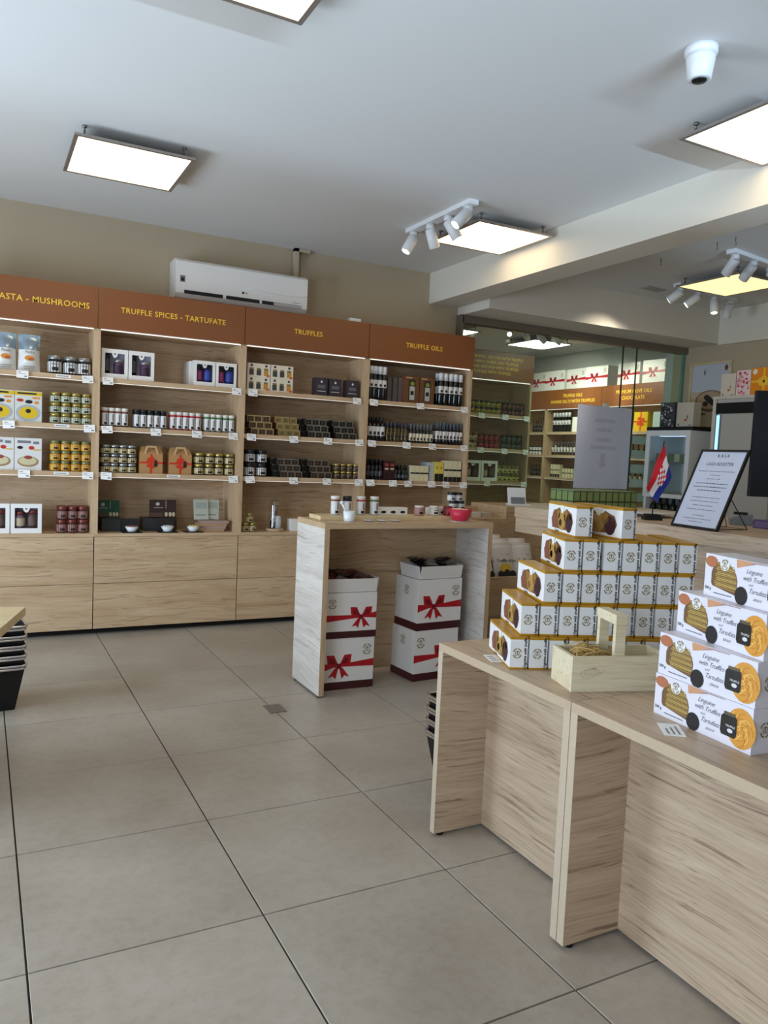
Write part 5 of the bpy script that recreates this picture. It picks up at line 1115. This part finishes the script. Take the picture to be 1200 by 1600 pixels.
# ================================================================== CEILING FITTINGS
def panel_light(x0, x1, y0_, y1_, label, m=PANEL, z=2.78):
    p = thing('panel_light', label, 'ceiling light', ((x0+x1)/2, (y0_+y1_)/2, z), 0, 'square panel lights')
    a, b = (x1-x0)/2, (y1_-y0_)/2; f_ = .02
    mb = MB().box(-a, a, -b, -b+f_, 0, .012).box(-a, a, b-f_, b, 0, .012).box(-a, -a+f_, -b+f_, b-f_, 0, .012).box(a-f_, a, -b+f_, b-f_, 0, .012).box(-a+f_, a-f_, -b+f_, b-f_, .008, .012)
    obj('frame', mb.mesh('frame', ALU), p)
    obj('diffuser', MB().box(-a+f_, a-f_, -b+f_, b-f_, .002, .0075).mesh('diffuser', m), p)
    for sx in (-1, 1):
        for sy in (-1, 1):
            obj('hanger', MB().lathe([(.009, .012), (.009, .03), (.005, .032), (.005, .058), (.011, .059), (.011, .0695)], 8, sx*(a-.05), sy*(b-.05)).mesh('hanger', STEEL), p)
    return p
panel_light(.40, .99, 4.145, 4.735, 'square panel light over the pasta and spices aisle')
panel_light(.40, .99, 2.055, 2.655, 'square panel light cut by the top of the picture')
panel_light(2.75, 3.345, 4.11, 4.70, 'square panel light beside the four-lamp spot bar')
panel_light(2.80, 3.375, 2.02, 2.60, 'square panel light near the ceiling camera')
panel_light(5.06, 5.66, 4.02, 4.62, 'warm yellow panel light beyond the ceiling beam', PANELW)
panel_light(6.0, 6.6, 7.6, 8.2, 'square panel light in the room behind the glass', PANELA)
panel_light(4.6, 5.2, 7.6, 8.2, 'square panel light deeper behind the glass', PANELA)
panel_light(5.0, 5.6, 1.9, 2.5, 'square panel light over the cash desk area')
def spot_bar(x, y, rz, n, length, heads, label, zc=ZC, aim=()):
    s = thing('spot_bar', label, 'spotlight', (x, y, zc-.0005), rz, 'ceiling spot bars')
    obj('ceiling_rail', MB().box(-.035, .035, -length/2, length/2, -.028, 0).mesh('ceiling_rail', WPLAS), s)
    for k in range(n):
        yy = -length/2+.06 + k*(length-.12)/(n-1); rx, ry = heads[k]
        h_ = obj('joint', MB().lathe([(.028, -.06), (.03, -.055), (.03, -.03), (.02, -.028)], 12, 0, yy).mesh('joint', WPLAS), s)
        body = MB().lathe([(.034, -.12), (.036, -.118), (.036, .0), (.030, .006)], 16)
        me = body.mesh('lamp_head', WPLAS); M = Matrix.Translation((0, yy, -.062)) @ Matrix.Rotation(rx, 4, 'X') @ Matrix.Rotation(ry, 4, 'Y')
        me.transform(M); hd_ = obj('lamp_head', me, s)
        if k < len(aim):
            ld = bpy.data.lights.new('spot_beam', 'SPOT'); ld.energy = aim[k][3]; ld.spot_size = 1.1; ld.spot_blend = .8; ld.shadow_soft_size = .03; ld.color = (1, .9, .76)
            lo = bpy.data.objects.new('spot_beam', ld); COL.objects.link(lo)
            p0 = s.matrix_basis @ Vector((0, yy, -.062)); dv = (Vector(aim[k][:3]) - p0).normalized()
            lo.location = p0 + dv*.135; lo.rotation_euler = dv.to_track_quat('-Z', 'Y').to_euler()
            M = Matrix.Translation((0, yy, -.062)) @ (s.matrix_basis.to_3x3().inverted() @ dv).to_track_quat('-Z', 'Y').to_matrix().to_4x4()
            me = body.mesh('lamp_head', WPLAS); me.transform(M); hd_.data = me
        le = MB().lathe([(.0001, -.1205), (.028, -.1205)], 14).mesh('lens', SPOT); le.transform(M); obj('lens', le, hd_)
    return s
spot_bar(2.62, 4.37, 0, 4, .78, ((.1, .75), (-.2, -.55), (.1, -.4), (.0, .5)), 'white four-lamp spot bar beside the panel light')
spot_bar(5.1, 3.86, -1.42, 4, .85, ((.2, .7), (.3, .8), (.2, -.8), (.1, .6)), 'spot bar in front of the warm panel light')
spot_bar(5.62, 4.78, -1.45, 4, .85, ((.7, .2), (.5, .6), (-.2, -.2), (.3, .4)), 'spot bar behind the warm panel light', ZC, ((4.3, 6.0, 1.6, 45), (4.2, 6.0, 1.3, 30)))
spot_bar(5.75, 7.35, -1.5, 4, .8, ((.2, .7), (.3, .8), (.2, -.8), (.1, .6)), 'spot bar behind the glass partition', ZC, ((4.4, 6.0, 1.9, 90), (7.0, 8.2, 2.1, 120), (7.0, 7.5, 2.1, 120), (7.0, 6.8, 2.1, 120)))
cd_ = thing('ceiling_camera', 'white dome security camera on the ceiling', 'security camera', (2.36, 2.112, ZC-.0005), .5)
obj('mount', MB().lathe([(.05, -.03), (.058, -.026), (.06, 0)], 22).mesh('mount', WPLAS), cd_)
obj('housing', MB().lathe([(.036, -.115), (.042, -.112), (.052, -.045), (.052, -.028)], 22).mesh('housing', WPLAS), cd_)
obj('lens_eye', MB().lathe([(.0001, -.122), (.024, -.120), (.030, -.112)], 18).mesh('lens_eye', BLACK), cd_)
# air conditioner
ac = thing('air_conditioner', 'white wall air conditioner above the brown signs', 'air conditioner', (1.205, 5.54, 2.335))
AL, AH, AD = .985, .268, .205
pr_ = [(0, .03), (.03, 0), (AD, 0), (AD, AH), (.025, AH), (0, AH-.02)]
k_ = MB()
prof = [(y, z) for y, z in pr_]
vs = [(0, y, z) for y, z in prof] + [(AL, y, z) for y, z in prof]; n = len(prof)
k_.v += vs; k_.f += [tuple(range(n)), tuple(range(2*n-1, n-1, -1))] + [(i, n+i, n+(i+1) % n, (i+1) % n) for i in range(n)]; k_.m += [0]*(n+2); k_.sm += [False]*(n+2)
obj('casing', k_.mesh('casing', mat('ac_white', (240,236,232), .3)), ac)
for a, b in ((.06, .335), (.36, .61), (.63, .93)): bx('air_slot', ac, a, b, -.004, .03, .028, .052, BLACK)
bx('louvre', ac, .72, .94, -.007, .0, .028, .05, mat('ac_louvre', (190,186,188), .35))
obj('pale_curve', MB().tube([(.52, -.001, .130), (.62, -.003, .118), (.76, -.003, .110), (.93, -.003, .116), (AL, -.001, .122)], .0028, 6).mesh('pale_curve', mat('ac_pale', (244,244,246), .1)), ac)  # thin paler curve along the front of the casing
lg = MB(); lg.flat(ell(.485, .088, .009, .009, 12), -.0006, 0); lg.add(txt('LG', .017, 'LEFT', .0003), Matrix.Translation((.497, -.0008, .088)), 0)
lg.flat(rect(.03, .065, .105, .15), -.0006, 1); lg.flat(rect(.036, .059, .112, .135), -.001, 0); lg.flat(rect(.87, .93, .066, .069), -.0006, 1)
obj('brand_marks', lg.mesh('brand_marks', [INK, INKG]), ac)
obj('pipe_duct', MB().box(.93, .965, .15, .19, AH, .515-.003).box(.93, 1.06, .15, .19, .49, .512).mesh('pipe_duct', mat('duct_paint', (190,176,152), .6)), ac)
obj('sensor_box', MB().box(-.045, .045, 0, .05, 0, .028).mesh('sensor_box', WPLAS), None, (2.535, YF+.02, ZT+.001), 0, 'small white sensor box on top of the truffles sign', 'sensor')
obj('air_vent', MB().box(-.12, .12, -.05, .05, -.008, 0).box(-.10, .10, -.035, -.005, -.011, -.008).box(-.10, .10, .005, .035, -.011, -.008).mesh('air_vent', mat('vent_grey', (176,172,160), .5)), None, (5.2, 5.0, ZC-.0005), .1, 'small flat ceiling vent beyond the beam', 'vent')
hk = MB().tube([(0, 0, 0), (0, 0, -.03), (.01, 0, -.045), (-.005, 0, -.055)], .003, 6).mesh('ceiling_hook', STEEL)
for k, (x, y) in enumerate(((4.487, 4.251), (4.462, 3.736), (4.458, 3.586))): obj('ceiling_hook', hk, None, (x, y, ZC-.0005), 0, ('ceiling hook nearest the vent', 'middle ceiling hook of three', 'ceiling hook farthest from the vent')[k], 'hook', 'ceiling hooks')

# ================================================================== FLOOR-LEVEL THINGS
obj('floor_plate', MB().box(-.042, .042, -.058, .058, 0, .004).mesh('floor_plate', mat('plate_tin', (140,132,124), .4, .5)), None, (1.316, 3.563, .0004), 0, 'small square metal cover plate set in the floor', 'cover plate')
lt = thing('oak_table', 'oak table corner at the picture edge over the baskets', 'table', (.172, 3.464, 0), -.262)
bx('table_top', lt, -.9, 0, -.7, 0, .565, .60, BOARD); bx('leg_panel', lt, -.9, -.86, -.66, -.04, 0, .565, WY); bx('leg_panel', lt, -.50, -.47, -.66, -.04, 0, .565, WY)
def basket_stack(x, y, rz, n, label, grp, z0=0.0):
    for k in range(n):
        z = z0 + k*.047
        b = thing('shopping_basket', label % ('lowest', 'second', 'third', 'fourth', 'fifth', 'sixth')[k], 'shopping basket', (x, y, z), rz, grp)
        if k == 0:
            a, c, h = (.15, .105), (.19, .14), .22
        else: a, c, h = (.172, .122), (.19, .14), .22
        mb = MB(); zb = 0 if k == 0 else .14
        v = [(-a[0], -a[1], zb), (a[0], -a[1], zb), (a[0], a[1], zb), (-a[0], a[1], zb), (-c[0], -c[1], h), (c[0], -c[1], h), (c[0], c[1], h), (-c[0], c[1], h)]
        mb.v += v; mb.f += [(0,3,2,1), (0,1,5,4), (1,2,6,5), (2,3,7,6), (3,0,4,7)]; mb.m += [0]*5; mb.sm += [False]*5
        obj('basket_body', mb.mesh('basket_body', mat('basket_black', (14,14,16), .45)), b)
        for dz, s_ in ((0, 1.0), (-.014, .985)):
            hx, hy = (c[0]+.006)*s_, (c[1]+.006)*s_; r = .03; pts = []
            for (cx_, cy_, a0) in ((hx-r, hy-r, 0), (-hx+r, hy-r, PI/2), (-hx+r, -hy+r, PI), (hx-r, -hy+r, 1.5*PI)):
                for i in range(5): pts.append((cx_+r*math.cos(a0+i*PI/8), cy_+r*math.sin(a0+i*PI/8), h+dz))
            obj('wire_handle', MB().tube(pts, .0065, 6, closed=True).mesh('wire_handle', CHROME), b)
basket_stack(-.005, 4.07, .10, 5, '%s black shopping basket with chrome handles under the oak table', 'baskets under the oak table')
basket_stack(1.765, 2.40, 0.05, 4, '%s black shopping basket with chrome handles behind the display table', 'baskets behind the display table')
bpy.context.view_layer.update()
